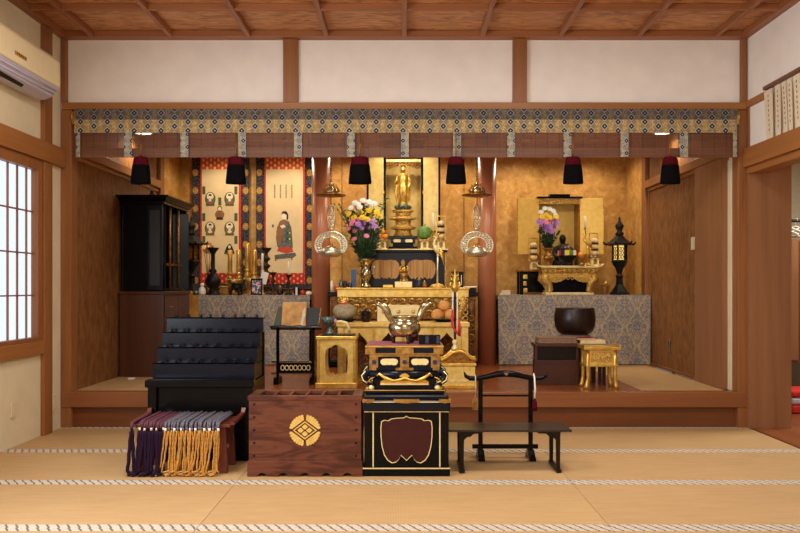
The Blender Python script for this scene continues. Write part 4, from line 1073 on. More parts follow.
g.build('carved_canopy', M['gold_dark'], t)
g = MB(); g.box(-W + .02, W - .02, .02, .09, cz + .03, cz + .06)
for k in range(11): g.sphere((-W + .03 + (2 * W - .06) * k / 10, .018, cz + .035), .013, 8)
g.build('pale_valance', M['gold_pale'], t)

# ----- pedestal under the statue (stands on the shelf)
BY = 9.01
def lotus(mb, z, r0, r1, h, n, mi=0, c=(0, 0)):
    for k in range(n):
        a = 2 * PI * k / n; ca, sa = math.cos(a), math.sin(a); tx, ty = -sa, ca
        mb.add([(c[0] + ca * r0, c[1] + sa * r0, z), (c[0] + ca * r1 * .95 + tx * r1 * .26, c[1] + sa * r1 * .95 + ty * r1 * .26, z + h * .5), (c[0] + ca * r1 * 1.08, c[1] + sa * r1 * 1.08, z + h), (c[0] + ca * r1 * .95 - tx * r1 * .26, c[1] + sa * r1 * .95 - ty * r1 * .26, z + h * .5)], [(0, 1, 2, 3)], mi, True)
t = thing('statue_pedestal', 'tiered gold pedestal with lotus seat under the standing statue', 'pedestal', (X(403, BY), BY, ST + .0005))
b_ = MB(); b_.frust(0, 0, 0, .035, .35, .22, .33, .21); b_.frust(0, 0, .035, .075, .25, .18, .24, .17); b_.frust(0, 0, .075, .13, .29, .2, .30, .2); b_.frust(0, 0, .13, .16, .35, .22, .35, .22); b_.build('black_base', M['blk_blue'], t, .004)
for c0 in (-.07, .07): MB().prism(cloud(.09, .04, c0, .082)[::-1], -.106, -.098).build('gold_cloud_inlay', M['gold_pale'], t)
g = MB()
for z0, z1, w0, w1 in ((.16, .185, .22, .24), (.185, .245, .19, .19), (.245, .275, .30, .31), (.275, .30, .22, .20), (.30, .36, .18, .2), (.36, .385, .33, .33), (.385, .40, .26, .24), (.40, .45, .17, .19), (.45, .475, .26, .27)):
    g.lathe([(w0 / 2, z0), (w1 / 2, z1)], (0, 0, 0), 8, sy=.7)
g.build('gold_tier', M['gold_carved'], t, .003)
g = MB(); lotus(g, .47, .06, .105, .055, 12); g.lathe([(.05, .47), (.09, .49), (.092, .53), (.001, .532)], (0, 0, 0), 18)
lotus(g, .485, .05, .085, .055, 12); g.build('lotus_seat', M['bronze_green'], t)
LZ = ST + .0005 + .533
# ----- standing statue
def loft(mb, secs, n=24, mi=0):
    vs = []; fs = []
    for z, cx, cy, rx, ry in secs:
        for k in range(n):
            a = 2 * PI * k / n; vs.append((cx + rx * math.cos(a), cy + ry * math.sin(a), z))
    for i in range(len(secs) - 1):
        for k in range(n): fs.append((i * n + k, i * n + (k + 1) % n, (i + 1) * n + (k + 1) % n, (i + 1) * n + k))
    fs.append(tuple(reversed(range(n)))); fs.append(tuple(range((len(secs) - 1) * n, len(secs) * n)))
    mb.add(vs, fs, mi, True)
t = thing('standing_statue', 'small golden standing robed statue on the lotus pedestal', 'statue', (X(403, BY), BY, LZ + .0005))
mb = MB(); s = .46
loft(mb, [(z * s, 0, cy * s, rx * s, ry * s) for z, cy, rx, ry in ((0, 0, .125, .09), (.04, 0, .135, .095), (.12, 0, .12, .09), (.3, 0, .125, .095), (.45, -.005, .14, .10), (.58, 0, .135, .095), (.68, 0, .15, .10), (.76, 0, .155, .095), (.81, 0, .11, .075), (.835, 0, .05, .05), (.86, 0, .045, .045), (.875, -.005, .058, .06), (.92, -.008, .07, .075), (.955, -.003, .06, .065), (.975, 0, .036, .04), (1.0, 0, .03, .032), (1.015, 0, .012, .014))])
for sx in (-1, 1):
    mb.tube([(sx * .13 * s, 0, .76 * s), (sx * .18 * s, -.01 * s, .64 * s), (sx * .185 * s, -.04 * s, .55 * s), (sx * .15 * s, -.12 * s, (.60 if sx < 0 else .46) * s), (sx * .14 * s, -.15 * s, (.66 if sx < 0 else .41) * s)], [.045 * s, .045 * s, .04 * s, .03 * s, .022 * s], 10)
    mb.tube([(sx * .16 * s, -.06 * s, .56 * s), (sx * .18 * s, -.05 * s, .4 * s), (sx * .165 * s, -.03 * s, .22 * s), (sx * .155 * s, -.02 * s, .1 * s)], [.035 * s, .045 * s, .04 * s, .018 * s], 10, flat=.6)
for k in range(5): mb.tube([((-.10 + .05 * k) * s, -.095 * s, .1 * s), ((-.07 + .035 * k) * s, -.108 * s, .3 * s), ((-.06 + .03 * k) * s, -.108 * s, .5 * s)], .012 * s, 6)
mb.tube([(-.02 * s, -.085 * s, .905 * s), (0, -.095 * s, .915 * s), (.02 * s, -.085 * s, .905 * s)], .008 * s, 6)
mb.build('figure', M['gold'], t, remesh=.0042)
hb = MB(); hb.ring([(x_, z_ + .43) for x_, z_ in circ(.075, 24)], [(x_, z_ + .43) for x_, z_ in circ(.064, 24)], .045, .05); hb.tube([(0, .05, .03), (0, .052, .37)], .005, 6); hb.build('halo', M['gold'], t)

# ----- offerings left and right of the pedestal
def offering_stand(label, px, Y, z, w=.13, h=.115, group='small gold offering stands', proto=[None]):
    loc = (X(px, Y), Y, z)
    if proto[0] is not None: return dup(proto[0], loc, 0, label)
    t = thing('offering_stand', label, 'stand', loc, 0, group)
    b_ = MB(); ho = arch_hole(.042, .07, 0, .018); hole_panel(b_, -.045, .045, .012, .098, ho, -.045, -.035); b_.box(-.045, -.035, -.035, .035, .012, .098); b_.box(.035, .045, -.035, .035, .012, .098); b_.box(-.045, .045, .035, .045, .012, .098)
    b_.build('stand_body', M['gold_pale'], t, .002)
    MB().box(-.055, .055, -.055, .055, 0, .012).build('foot', M['gold'], t, .002)
    MB().box(-.068, .068, -.068, .068, .098, .118).build('tray', M['gold_red'], t, .003)
    proto[0] = t; return t
OY = 8.93; oz = ST + .0005
offering_stand('small gold stand under orange fruits left of the statue pedestal', 382.5, OY, oz)
offering_stand('small gold stand under green melon right of the statue pedestal', 424.5, OY, oz)
offering_stand('small gold stand under stacked cakes at right end of altar shelf', 441, OY, oz)
for i, (dx, dy, dz, lb) in enumerate(((-.036, -.01, 0, 'orange fruit low left on small stand beside centre flowers'), (.036, -.01, 0, 'orange fruit low right on small stand beside centre flowers'), (0, .02, .058, 'orange fruit on top of small stand beside centre flowers'))):
    t = thing('tangerine', lb, 'orange', (X(382.5, OY) + dx, OY + dy, oz + .1185 + dz), 0, 'tangerines on the small gold stand')
    MB().sphere((0, 0, .033), .037, 16, sz=.88).build('peel', M['orange'], t); MB().lathe([(.006, 0), (.004, .005), (.001, .006)], (0, 0, .0645), 8).build('stem_end', M['green_dk'], t)
t = thing('green_melon', 'round green melon on small gold stand right of statue', 'melon', (X(424.5, OY), OY, oz + .1185))
MB().sphere((0, 0, .082), .085, 20, sz=.97).build('rind', M['melon_green'], t); MB().tube([(0, 0, .16), (.006, 0, .18), (.02, 0, .186)], .006, 6).build('stem', M['green'], t)
def cake_stack(px, Y, z, where, n=3, r=.046):
    rk = thing('cake_rack', 'thin gold rack holding stacked pale cakes, ' + where, 'rack', (X(px, Y), Y, z), 0)
    for sx in (-.052, .052): MB().box(sx - .004, sx + .004, .034, .042, 0, .285).build('rack_post', M['gold'], rk)
    MB().box(-.056, .056, .032, .044, .277, .289).build('rack_bar', M['gold'], rk)
    MB().lathe([(.044, 0), (.05, .012), (.001, .013)], (0, 0, 0), 12).build('rack_tray', M['gold_red'], rk)
    for k in range(n):
        o = MB().lathe([(r * .7, 0), (r, .016), (r * .95, .042), (r * .5, .058), (.001, .06)], (0, 0, 0), 14).build('rice_cake', M['cake'], None, 0, (X(px, Y), Y - .008, z + .0135 + k * .075))
        tag(o, ('lowest', 'middle', 'top')[k] + ' round pale cake in rack, ' + where, 'cake', 'stacked rice cakes')
        if k < n - 1:
            q = MB().lathe([(r * 1.05, .0), (r * 1.05, .011)], (0, 0, .0605), 12); q.build('cake_divider', M['bronze'], o)
cake_stack(441, OY, oz + .1185, 'right end of the altar shelf')
t = thing('candlestick', 'gold candlestick with tall white candle beside the green melon', 'candlestick', (X(433.2, 8.99), 8.99, oz), 0)
MB().lathe([(.045, 0), (.045, .01), (.015, .025), (.011, .1), (.018, .11), (.011, .12), (.012, .2), (.035, .225), (.036, .232), (.006, .232)], (0, 0, 0), 14).build('stick', M['gold'], t)
MB().lathe([(.012, .232), (.011, .44), (.001, .445)], (0, 0, 0), 10).build('candle', M['candle'], t)

# ----- things standing on the gold altar table
az = AT + .0005
t = thing('flower_vase', 'flared brass vase holding the central bouquet on altar table', 'vase', (X(366, 8.36), 8.36, az))
vs_ = .33
MB().lathe([(.055, 0), (.062, .012), (.045, .03), (.028, .055), (.035, .08), (.06, .12), (.066, .155), (.05, .19), (.035, .215), (.045, .25), (.085, .295), (.105, .315), (.1, .318), (.075, .295), (.02, .25)], (0, 0, 0), 28).build('vase_body', M['brass'], t)
for s_ in (-1, 1): MB().tube([(s_ * .06, 0, .15), (s_ * .095, 0, .16), (s_ * .09, 0, .2), (s_ * .105, 0, .235), (s_ * .05, 0, .24)], .008, 6).build('handle', M['brass'], t)
MB().box(-.12, .12, -.1, .1, -.0002, .004).build('vase_mat', M['blk'], t)

def bloom(mb, r, n=11, layers=3, mi=0, ci=0):
    for L in range(layers):
        rr = r * (1 - .27 * L); zz = .22 * r * L; lift = .12 + .42 * L / layers
        for k in range(n - L):
            a = 2 * PI * (k + .5 * L) / (n - L); ca, sa = math.cos(a), math.sin(a); w = rr * .25
            mb.add([(ca * rr * .1, sa * rr * .1, zz), (ca * rr * .65 - sa * w, sa * rr * .65 + ca * w, zz + lift * rr * .55), (ca * rr, sa * rr, zz + lift * rr), (ca * rr * .65 + sa * w, sa * rr * .65 - ca * w, zz + lift * rr * .55)], [(0, 1, 2, 3)], mi, False)
    mb.sphere((0, 0, r * .35), r * .3, 8, sz=.7)
bl_proto = {}
def flower(px, py, Y, kind, r, base, label, group):
    """one cut flower: bloom facing the viewer and a stem down into the vase"""
    p = Vector((X(px, Y), Y, Z(py, Y))); b0 = Vector(base)
    t = thing('flower', label, 'flower', tuple(b0), 0, group)
    q = p - b0
    key = (kind, r)
    if key not in bl_proto:
        mb = MB(); bloom(mb, r); o = mb.build('bloom', M[kind], t); bl_proto[key] = o
    else:
        o = bl_proto[key].copy(); COL.objects.link(o); o.parent = t
    o.location = q
    o.rotation_euler = (math.radians(58), random.uniform(-.3, .3), q.x * 2.5)
    MB().tube([(0, 0, 0), tuple(q * .5 + Vector((0, .01, .02))), tuple(q + Vector((0, .012, -.004)))], .0035, 5).build('stem', M['green'], t)
def foliage(name, label, base, tips, n, mat1, lw=.016, ll=.075, group=None):
    mb = MB(); rnd = random.Random(sum(map(ord, label)))
    for k in range(n):
        tx, ty, tz = tips[k % len(tips)]
        q = Vector((tx + rnd.uniform(-.025, .025), ty + rnd.uniform(-.03, .03), tz + rnd.uniform(-.03, .02)))
        mb.tube([(0, 0, 0), tuple(q * .5), tuple(q)], .003, 4)
        for j in range(16):
            f = .22 + .78 * j / 15; c = q * f
            a = rnd.uniform(0, 2 * PI); d = Vector((math.cos(a), math.sin(a) * .8, rnd.uniform(.1, .8))).normalized()
            sd = d.cross(Vector((rnd.uniform(-1, 1), rnd.uniform(-1, 1), .3))).normalized() * lw; L = ll * rnd.uniform(.6, 1.1)
            mb.add([tuple(c), tuple(c + d * L * .5 + sd), tuple(c + d * L), tuple(c + d * L * .5 - sd)], [(0, 1, 2, 3)])
    o = mb.build(name, M[mat1], None, 0, base); tag(o, label, 'foliage', group); return o
vb = (X(366, 8.36), 8.36, az + .262)
W_ = [(351, 208), (358, 204.5), (363, 200.5), (360, 207.5), (369, 202), (368, 206.5), (374, 203.5), (355, 203)]
Y_ = [(349, 214), (354, 217.5), (361, 212), (362.5, 217.5), (369, 210.5), (371.5, 215), (377, 212), (367.5, 219.5), (379.5, 216.5)]
U_ = [(358, 224), (363.5, 223), (369, 227), (372, 221.5), (361.5, 228), (365, 219.5), (374.5, 226)]
P_ = [(351.5, 224), (355, 231), (362, 233), (366.5, 236), (354.5, 239), (349, 228.5), (353, 221.5), (359, 219)]
for lst, kd, r, nm in ((W_, 'petal_white', .040, 'white'), (Y_, 'petal_yellow', .042, 'yellow'), (U_, 'petal_purple', .040, 'lilac'), (P_, 'petal_pink', .034, 'pink')):
    for i, (px, py) in enumerate(lst):
        flower(px, py, 8.30 + .05 * ((i * 7) % 3 - 1), kd, r, vb, nm + ' chrysanthemum in the bouquet in the central brass vase', nm + ' flowers of the central bouquet')
def tip(px, py, Y, b0): p = Vector((X(px, Y), Y, Z(py, Y))) - Vector(b0); return (p.x, p.y, p.z)
foliage('leaf_sprays', 'dark green leaves filling the lower half of the central bouquet', vb, [tip(a, b2, 8.36, vb) for a, b2 in ((355, 210), (366, 206), (372, 209), (360, 204), (352, 232), (358, 240), (364, 236), (372, 236), (378, 232), (356, 246), (376, 244), (366, 228), (380, 222), (348, 222), (350, 212), (360, 212), (374, 212))], 44, 'green_dk')
foliage('fern_spray', 'green fern spray arching out left of the central bouquet', vb, [tip(a, b2, 8.40, vb) for a, b2 in ((337, 203), (341, 206), (344, 213), (342, 232), (348, 236))], 7, 'green', .010, .05)
foliage('fern_spray', 'green fern spray rising right of the central bouquet', vb, [tip(a, b2, 8.42, vb) for a, b2 in ((384, 196), (382, 205), (384, 214), (381, 226))], 7, 'green', .010, .05)
# small altar things
t = thing('crane_candlestick', 'gold crane candlestick on a turtle base, right end of altar table', 'candlestick', (X(437.5, 8.3), 8.32, az))
MB().lathe([(.085, 0), (.088, .012), (.06, .035), (.02, .045)], (0, 0, 0), 14, sy=.7).build('turtle_base', M['gold_carved'], t)
MB().tube([(0, 0, .04), (.0, 0, .2), (.004, 0, .40)], [.011, .010, .012], 8).build('leg', M['silver'], t)
MB().tube([(.035, 0, .36), (.01, 0, .40), (-.02, 0, .44), (-.04, 0, .49), (-.02, 0, .535), (.0, 0, .55), (-.045, 0, .57)], [.012, .032, .03, .018, .012, .014, .003], 10).build('crane_body', M['gold_pale'], t)
MB().tube([(.01, .0, .55), (.012, .0, .58), (.015, 0, .60)], [.008, .007, .024], 10).build('candle_cup', M['gold'], t)
wing = MB()
for k in range(3): wing.tube([(.02, -.02, .42 - .015 * k), (.055, -.025, .39 - .03 * k), (.07, -.02, .34 - .045 * k)], [.012, .012, .004], 6)
wing.build('wing', M['gold'], t)
t = thing('lion_censer', 'small gold animal-shaped censer on pale block, centre of altar', 'incense burner', (X(404, 8.3), 8.3, az + .066))
MB().lathe([(.05, 0), (.045, .012), (.03, .03), (.045, .055), (.05, .085), (.03, .1)], (0, 0, 0), 14).build('censer_body', M['gold_red'], t)
g = MB(); g.sphere((0, -.01, .13), .028, 10); g.tube([(-.03, 0, .11), (-.045, 0, .15), (-.03, 0, .175)], [.012, .01, .004], 6); g.tube([(.03, 0, .11), (.045, 0, .15), (.03, 0, .175)], [.012, .01, .004], 6); g.sphere((0, -.032, .122), .014, 8); g.build('lion_lid', M['gold'], t)
for s_ in (-.03, .03): MB().tube([(s_, -.03, .03), (s_ * 1.3, -.04, .0)], .01, 6).build('leg', M['gold_red'], t)
o = MB().cbox(0, 0, 0, .19, .12, .065).build('pale_block', M['gold_pale'], None, .006, (X(403.5, 8.3), 8.3, az)); tag(o, 'pale gold block under the animal-shaped censer on altar', 'block')
o = thing('upright_book', 'blue upright book behind the left end of altar table', 'book', (X(353.5, 8.5), 8.52, az))
MB().box(-.028, .028, -.01, .01, 0, .205).build('cover', M['blue'], o, .002); MB().box(-.024, .024, -.0085, .0085, .2051, .207).build('page_edge', M['paper'], o)
t = thing('memorial_tablet', 'black framed tablet at the right end of the altar dais', 'tablet', (X(457, 8.78), 8.75, DT + .0005))
MB().box(-.09, .09, -.03, .06, 0, .03).build('tablet_base', M['blk'], t, .004); MB().box(-.072, .072, 0, .02, .03, .24).build('tablet_panel', M['blk'], t, .003); MB().box(.045, .052, -.003, -.0002, .08, .2).build('silver_line', M['silver'], t)
for px, c1, r, h, lb in ((345, 'maroon', .032, .07, 'small maroon jar at the left end of altar table'), (350, 'navy', .028, .055, 'small navy cup beside maroon jar, left on altar table'), (419, 'navy', .036, .085, 'navy glazed jar right of the gold animal censer'), (341, 'bronze_green', .026, .08, 'small green bronze jar at far left of altar table'), (424.5, 'gold_dark', .03, .06, 'small old-gold cup between navy jar and crane candlestick')):
    t = thing('small_jar', lb, 'jar', (X(px, 8.27), 8.27, az))
    MB().lathe([(r * .6, 0), (r, h * .25), (r, h * .6), (r * .6, h * .85), (r * .7, h)], (0, 0, 0), 16).build('jar_body', M[c1], t)
    MB().lathe([(r * .72, h), (r * .4, h * 1.15), (r * .15, h * 1.2), (r * .2, h * 1.3), (.001, h * 1.35)], (0, 0, 0), 14).build('lid', M['gold_red'], t)
o = MB().cbox(0, 0, 0, .11, .07, .03).build('gold_tray', M['gold'], None, .004, (X(388, 8.3), 8.26, az)); tag(o, 'flat gold tray between vase and animal censer on altar', 'tray')
t = thing('red_votive_cup', 'red cup with white candle on dais left of altar table', 'candle', (X(335, 8.78), 8.76, DT + .0005))
MB().lathe([(.03, 0), (.036, .03), (.04, .07), (.03, .07)], (.03, 0, 0), 14).build('cup', M['red'], t); MB().lathe([(.018, 0), (.017, .12), (.004, .13), (.002, .14)], (-.035, 0, 0), 10).build('candle', M['candle'], t)
t = thing('dark_casket', 'dark low casket at right end of the altar dais', 'box', (X(470, 8.78), 8.80, DT + .0005))
MB().box(-.07, .07, -.05, .05, 0, .05).build('casket_body', M['iron'], t, .004); MB().box(-.078, .078, -.058, .058, .05, .07).build('lid', M['silver'], t, .006)
# ================================================================== LEFT BAY: CABINET, TABLE, SCROLLS
t = thing('buddhist_cabinet', 'tall black altar cabinet on brown base against the left recess wall', 'cabinet', (-2.72, 8.25, PZ))
# local: faces +x ; y from -.47 to .47
x0, x1 = -.225, .235; ya, yb = -.46, .46; zl = 1.205 - PZ; zt_ = 2.205 - PZ
MB().box(x0, x1, ya, yb, .0, zl - .03).build('lower_cupboard', M['dark_cabinet'], t, .004)
MB().box(x0 - .01, x1 + .02, ya - .012, yb + .012, zl - .03, zl).build('cupboard_top', M['dark_cabinet'], t, .004)
for a, b2 in ((ya + .03, -.01), (.01, yb - .03)):
    d_ = MB().box(x1 - .001, x1 + .012, a, b2, .06, zl - .30).build('lower_door', M['dark_cabinet'], t, .003)
    MB().sphere((x1 + .02, (a + b2) / 2, .3), .012, 8).build('door_knob', M['iron'], d_)
for a, b2 in ((ya + .03, -.01), (.01, yb - .03)):
    d_ = MB().box(x1 - .001, x1 + .012, a, b2, zl - .28, zl - .05).build('drawer', M['dark_cabinet'], t, .003)
    MB().tube([(x1 + .012, (a + b2) / 2 - .05, zl - .16), (x1 + .024, (a + b2) / 2, zl - .17), (x1 + .012, (a + b2) / 2 + .05, zl - .16)], .005, 6).build('drawer_pull', M['brass'], d_)
b_ = MB(); b_.box(x0 + .01, x0 + .03, ya + .02, yb - .02, zl, zt_ - .09); b_.box(x0 + .03, x1 - .02, ya + .02, ya + .04, zl, zt_ - .09); b_.box(x0 + .03, x1 - .02, yb - .04, yb - .02, zl, zt_ - .09); b_.box(x0 + .03, x1 - .02, ya + .04, yb - .04, zl, zl + .03)
b_.build('upper_body', M['blk'], t, .004)
MB().box(x0 + .031, x0 + .04, ya + .041, yb - .041, zl + .031, zt_ - .09).build('gold_interior', M['interior_gold'], t)
MB().box(x0 + .04, x1 - .06, ya + .041, yb - .041, zl + .28, zl + .30).build('inner_shelf', M['gold_dark'], t)
b_ = MB(); b_.box(x0 + .0, x1 + .0, ya + .01, yb - .01, zt_ - .09, zt_ - .06); b_.frust((x0 + x1) / 2 + .01, 0, zt_ - .06, zt_ - .02, x1 - x0 + .01, yb - ya, x1 - x0 + .06, yb - ya + .06); b_.cbox((x0 + x1) / 2 + .012, 0, zt_ - .02, x1 - x0 + .085, yb - ya + .085, .02)
b_.build('cornice', M['blk'], t, .003)
# folding doors swung open: near pair lies along the near side, far pair stands out
b_ = MB(); b_.box(.075, x1 + .0, ya - .035, ya - .013, zl + .015, zt_ - .11); dd = b_.build('open_door', M['blk_blue'], t, .003)
MB().box(.10, x1 - .03, ya - .039, ya - .035, zl + .06, zt_ - .16).build('door_panel', M['board_grey'], dd, .002)
T = Matrix.Translation((x1 + .002, ya + .02, 0)) @ Matrix.Rotation(math.radians(40), 4, 'Z')
b_ = MB(); b_.box(.0, .02, 0, .16, zl + .015, zt_ - .11, T=T); dd = b_.build('folding_leaf', M['blk'], t, .003)
for zz in (zl + .06, zl + .5, zt_ - .18): MB().box(.02, .024, .02, .14, zz, zz + .012, T=T).build('leaf_gilding', M['gold_dark'], dd)
T = Matrix.Translation((x1 + .002, yb - .02, 0)) @ Matrix.Rotation(math.radians(-72), 4, 'Z')
b_ = MB(); b_.box(.0, .02, -.18, 0, zl + .015, zt_ - .11, T=T); dd = b_.build('folding_leaf', M['blk'], t, .003)
for zz in (zl + .1, zl + .45): MB().box(-.004, 0, -.15, -.03, zz, zz + .25, T=T).build('leaf_lattice', M['gold_dark'], dd)
for a in (-.15, .15): MB().tube([(x1 - .03, a, zl + .03), (x1 - .03, a, zt_ - .09)], .012, 8).build('inner_post', M['gold_dark'], t)
t = thing('cabinet_ornament', 'tiny dark ornament on top of the black cabinet', 'ornament', (-2.68, 8.0, 2.2055))
MB().box(-.05, .05, -.03, .03, 0, .012).build('ornament_base', M['bronze'], t, .003); MB().lathe([(.02, .012), (.03, .03), (.015, .05), (.022, .065), (.001, .08)], (0, 0, 0), 12).build('ornament_body', M['iron'], t)
o = MB().cbox(0, 0, 0, .06, .05, .012).build('white_paper_pad', M['white'], None, 0, (X(131, 7.6), 7.62, PZ + .0005)); tag(o, 'small white paper pad on tatami in front of black cabinet', 'paper')

# tables under damask cloths
TZ = 1.154; TY = 8.97
def draped_table(label, cl_label, xa, xb, cat='table'):
    t = thing('altar_side_table', label, cat, ((xa + xb) / 2, TY + .03, PZ))
    w = (xb - xa) / 2 - .03; h = TZ - PZ - .008; D = .62
    MB().box(-w, w, 0, D, h - .05, h).build('table_top', M['desk_red'], t, .004)
    for sx in (-1, 1):
        for yy in (.03, D - .09): MB().box(sx * (w - .05) - .03, sx * (w - .05) + .03, yy, yy + .06, 0, h - .05).build('leg', M['desk_red'], t)
    # cloth with soft folds
    W = (xb - xa) / 2; m = 90; nz = 14; mb = MB()
    rnd = random.Random(int(abs(xa) * 100))
    vs = []; fs = []
    for i in range(m + 1):
        xx = -W + 2 * W * i / m
        for j in range(nz + 1):
            f = j / nz
            yy = -.005 - .018 * f * (1 + .6 * math.sin(xx * 9 + 1) * math.sin(xx * 3.1 + 2)) - .008 * math.sin(xx * 23) * f
            vs.append((xx * (1 - .012 * f), yy, TZ - PZ - f * (TZ - PZ - .012)))
    for i in range(m):
        for j in range(nz): fs.append((i * (nz + 1) + j, i * (nz + 1) + j + 1, (i + 1) * (nz + 1) + j + 1, (i + 1) * (nz + 1) + j))
    mb.add(vs, fs, 0, True)
    mb.box(-W, W, -.005, D + .03, TZ - PZ - .006, TZ - PZ)
    o = mb.build('damask_cloth', M['damask'], None, 0, ((xa + xb) / 2, TY, PZ)); tag(o, cl_label, 'tablecloth')
draped_table('side table hidden under the left damask cloth', 'grey and tan damask cloth over the left table below scrolls', -2.44, -1.115)
draped_table('side table hidden under the right damask cloth', 'grey and tan damask cloth over the right table below gold shrine', 1.135, AR - .01)
TZ2 = TZ + .0006

# hanging scrolls
SYY = 9.955
def scroll(label, pa, pb, pin, which):
    xa, xb = X(pa, SYY), X(pb, SYY); cx = (xa + xb) / 2; w = (xb - xa) / 2
    zt = 3.03; zb = 1.22
    t = thing('hanging_scroll', label, 'scroll', (cx, SYY, zb), 0, None)
    h = zt - zb
    MB().box(-w, w, 0, .004, 0, h).build('brocade_mount', M['scroll_brocade'], t)
    MB().tube([(-w - .02, 0, 0), (w + .02, 0, 0)], .014, 10).build('bottom_roller', M['bronze'], t)
    MB().tube([(-w, 0, h), (w, 0, h)], .012, 10).build('top_rod', M['bronze'], t)
    MB().tube([(-w * .4, 0, h), (0, .02, AC - .012 - zb), (w * .4, 0, h)], .004, 6).build('hanging_cord', M['iron'], t)
    r0, r1, p0, p1 = [X(p, SYY) - cx for p in pin]
    ptop = Z(169.5, SYY) - zb; otop = h - .06; pbot = Z(273, SYY) - zb; rb = Z(284, SYY) - zb
    MB().box(r0, r1, -.003, -.0001, rb, otop).build('red_border', M['red'], t)
    MB().box(r0 + .004, r1 - .004, -.0045, -.0031, ptop, otop - .004).build('dotted_band', M['dot_orange'], t)
    MB().box(r0 + .004, r1 - .004, -.0045, -.0031, rb, pbot).build('dotted_red_band', M['dot_red'], t)
    p = MB().box(p0, p1, -.0055, -.0031, pbot, ptop).build('painting', M['silk_cream'], t)
    def P(px, py): return (X(px, SYY) - cx, Z(py, SYY) - zb)
    k = SYY / F
    yf = [-.0062]
    def ell(mb, px, py, rx, ry, mi, lay): c = P(px, py); mb.disc(c[0], c[1], rx * k, ry * k, -.0062 - .0006 * lay, -.0056, 18, mi)
    def pol(mb, pts, mi, lay): mb.prism([P(*q) for q in pts], -.0062 - .0006 * lay, -.0056, 'xz', mi)
    if which == 'patriarchs':
        figs = [(210.3, 199, 1), (229.7, 199, 1), (219.8, 213, 0), (210.2, 228.5, 1), (229.7, 228.5, 1), (229.5, 249, 2), (209.5, 248, 2)]
        mats = [M['pf_green'], M['pf_brown'], M['pf_skin'], M['pf_grey'], M['pf_black'], M['pf_red'], M['pf_teal']]
        for i, (fx, fy, ty) in enumerate(figs):
            mb = MB()
            if ty == 1:
                ell(mb, fx, fy, 5.4, 7.0, 0, 0); ell(mb, fx, fy - 2.6, 3.4, 3.6, 2, 1)
                pol(mb, [(fx - 3.9, fy + 5.4), (fx - 3.4, fy + 1.4), (fx - 1.4, fy - .4), (fx + 1.4, fy - .4), (fx + 3.4, fy + 1.4), (fx + 3.9, fy + 5.4)], (3, 3, 1, 1)[i if i < 2 else i - 1], 2)
                pol(mb, [(fx - 1.4, fy - .2), (fx + 1.4, fy - .2), (fx + 1.1, fy + 2.4), (fx - 1.1, fy + 2.4)], 2, 3); pol(mb, [(fx - 2.2, fy + 2.6), (fx + 2.2, fy + 2.6), (fx + 1.4, fy + 4.6), (fx - 1.4, fy + 4.6)], 5 if i < 2 else 2, 3); ell(mb, fx, fy - 2.4, 1.7, 2.1, 2, 3); pol(mb, [(fx - 1.6, fy - 3), (fx - 1.2, fy - 4.8), (fx + 1.2, fy - 4.8), (fx + 1.6, fy - 3)], 4, 4)
                pol(mb, [(fx - 4.6, fy + 5.0), (fx + 4.6, fy + 5.0), (fx + 4.0, fy + 7.0), (fx - 4.0, fy + 7.0)], 0, 4)
            elif ty == 0:
                ell(mb, fx, fy - 4.4, 2.4, 2.8, 0, 0); ell(mb, fx, fy - 3.9, 1.6, 2, 2, 1)
                pol(mb, [(fx - 4, fy + 4.5), (fx - 4.8, fy + 1), (fx - 3, fy - 2), (fx, fy - 2.6), (fx + 3, fy - 2), (fx + 4.8, fy + 1), (fx + 4, fy + 4.5)], 1, 2); pol(mb, [(fx - 3, fy + 4.2), (fx + 3, fy + 4.2), (fx + 3.6, fy + 6.8), (fx - 3.6, fy + 6.8)], 4, 3)
                pol(mb, [(fx - .6, fy - 2), (fx + .6, fy - 2), (fx + .4, fy + 3), (fx - .4, fy + 3)], 3, 3)
            else:
                pol(mb, [(fx - 5.5, fy + 5), (fx - 3, fy - 2), (fx - .5, fy - 5), (fx + 1, fy - 5), (fx + 3, fy - 2), (fx + 5.5, fy + 5)], 4 if i == 5 else 1, 0); ell(mb, fx, fy - 2, 1.3, 1.6, 2, 1); pol(mb, [(fx - 4.5, fy + 3.6), (fx + 4.5, fy + 3.6), (fx + 3.2, fy + 5.6), (fx - 3.2, fy + 5.6)], 3, 2)
            mb.build('painted_figure', mats, p)
        for cx_, cy_ in ((203.9, 190.5), (236, 190.5), (219.9, 201.5), (203.9, 217.2), (236, 217.2), (203.9, 240), (236, 240)):
            mb = MB(); pol(mb, [(cx_ - 1.6, cy_ - 4.0), (cx_ + 1.6, cy_ - 4.0), (cx_ + 1.6, cy_ + 4.0), (cx_ - 1.6, cy_ + 4.0)], 0, 0)
            for q in range(4): pol(mb, [(cx_ - .5, cy_ - 3.2 + 1.7 * q), (cx_ + .5, cy_ - 3.2 + 1.7 * q), (cx_ + .5, cy_ - 2.5 + 1.7 * q), (cx_ - .5, cy_ - 2.5 + 1.7 * q)], 1, 1)
            mb.build('name_cartouche', [M['pf_green'], M['pf_black']], p)
    else:
        mats = [M['pf_brown'], M['pf_teal'], M['pf_skin'], M['pf_grey'], M['pf_black'], M['pf_red'], M['pf_green']]
        mb = MB(); fx = 284.5
        pol(mb, [(274.5, 255), (295, 252.5), (296.5, 255.5), (293, 258), (275, 259.5)], 3, 0)
        pol(mb, [(275, 259), (276.5, 259), (276.5, 261), (275, 261)], 0, 0); pol(mb, [(291, 258), (292.5, 258), (292.5, 260), (291, 260)], 0, 0)
        pol(mb, [(277, 251), (279, 246.5), (285, 244.5), (292, 247), (293.5, 252), (286, 253.5)], 5, 1)
        pol(mb, [(277.5, 247), (276, 238), (277, 228), (280, 221), (284, 219.5), (289, 221.5), (291.5, 228), (292.5, 240), (293, 248), (286, 246), (281, 248)], 3, 2)
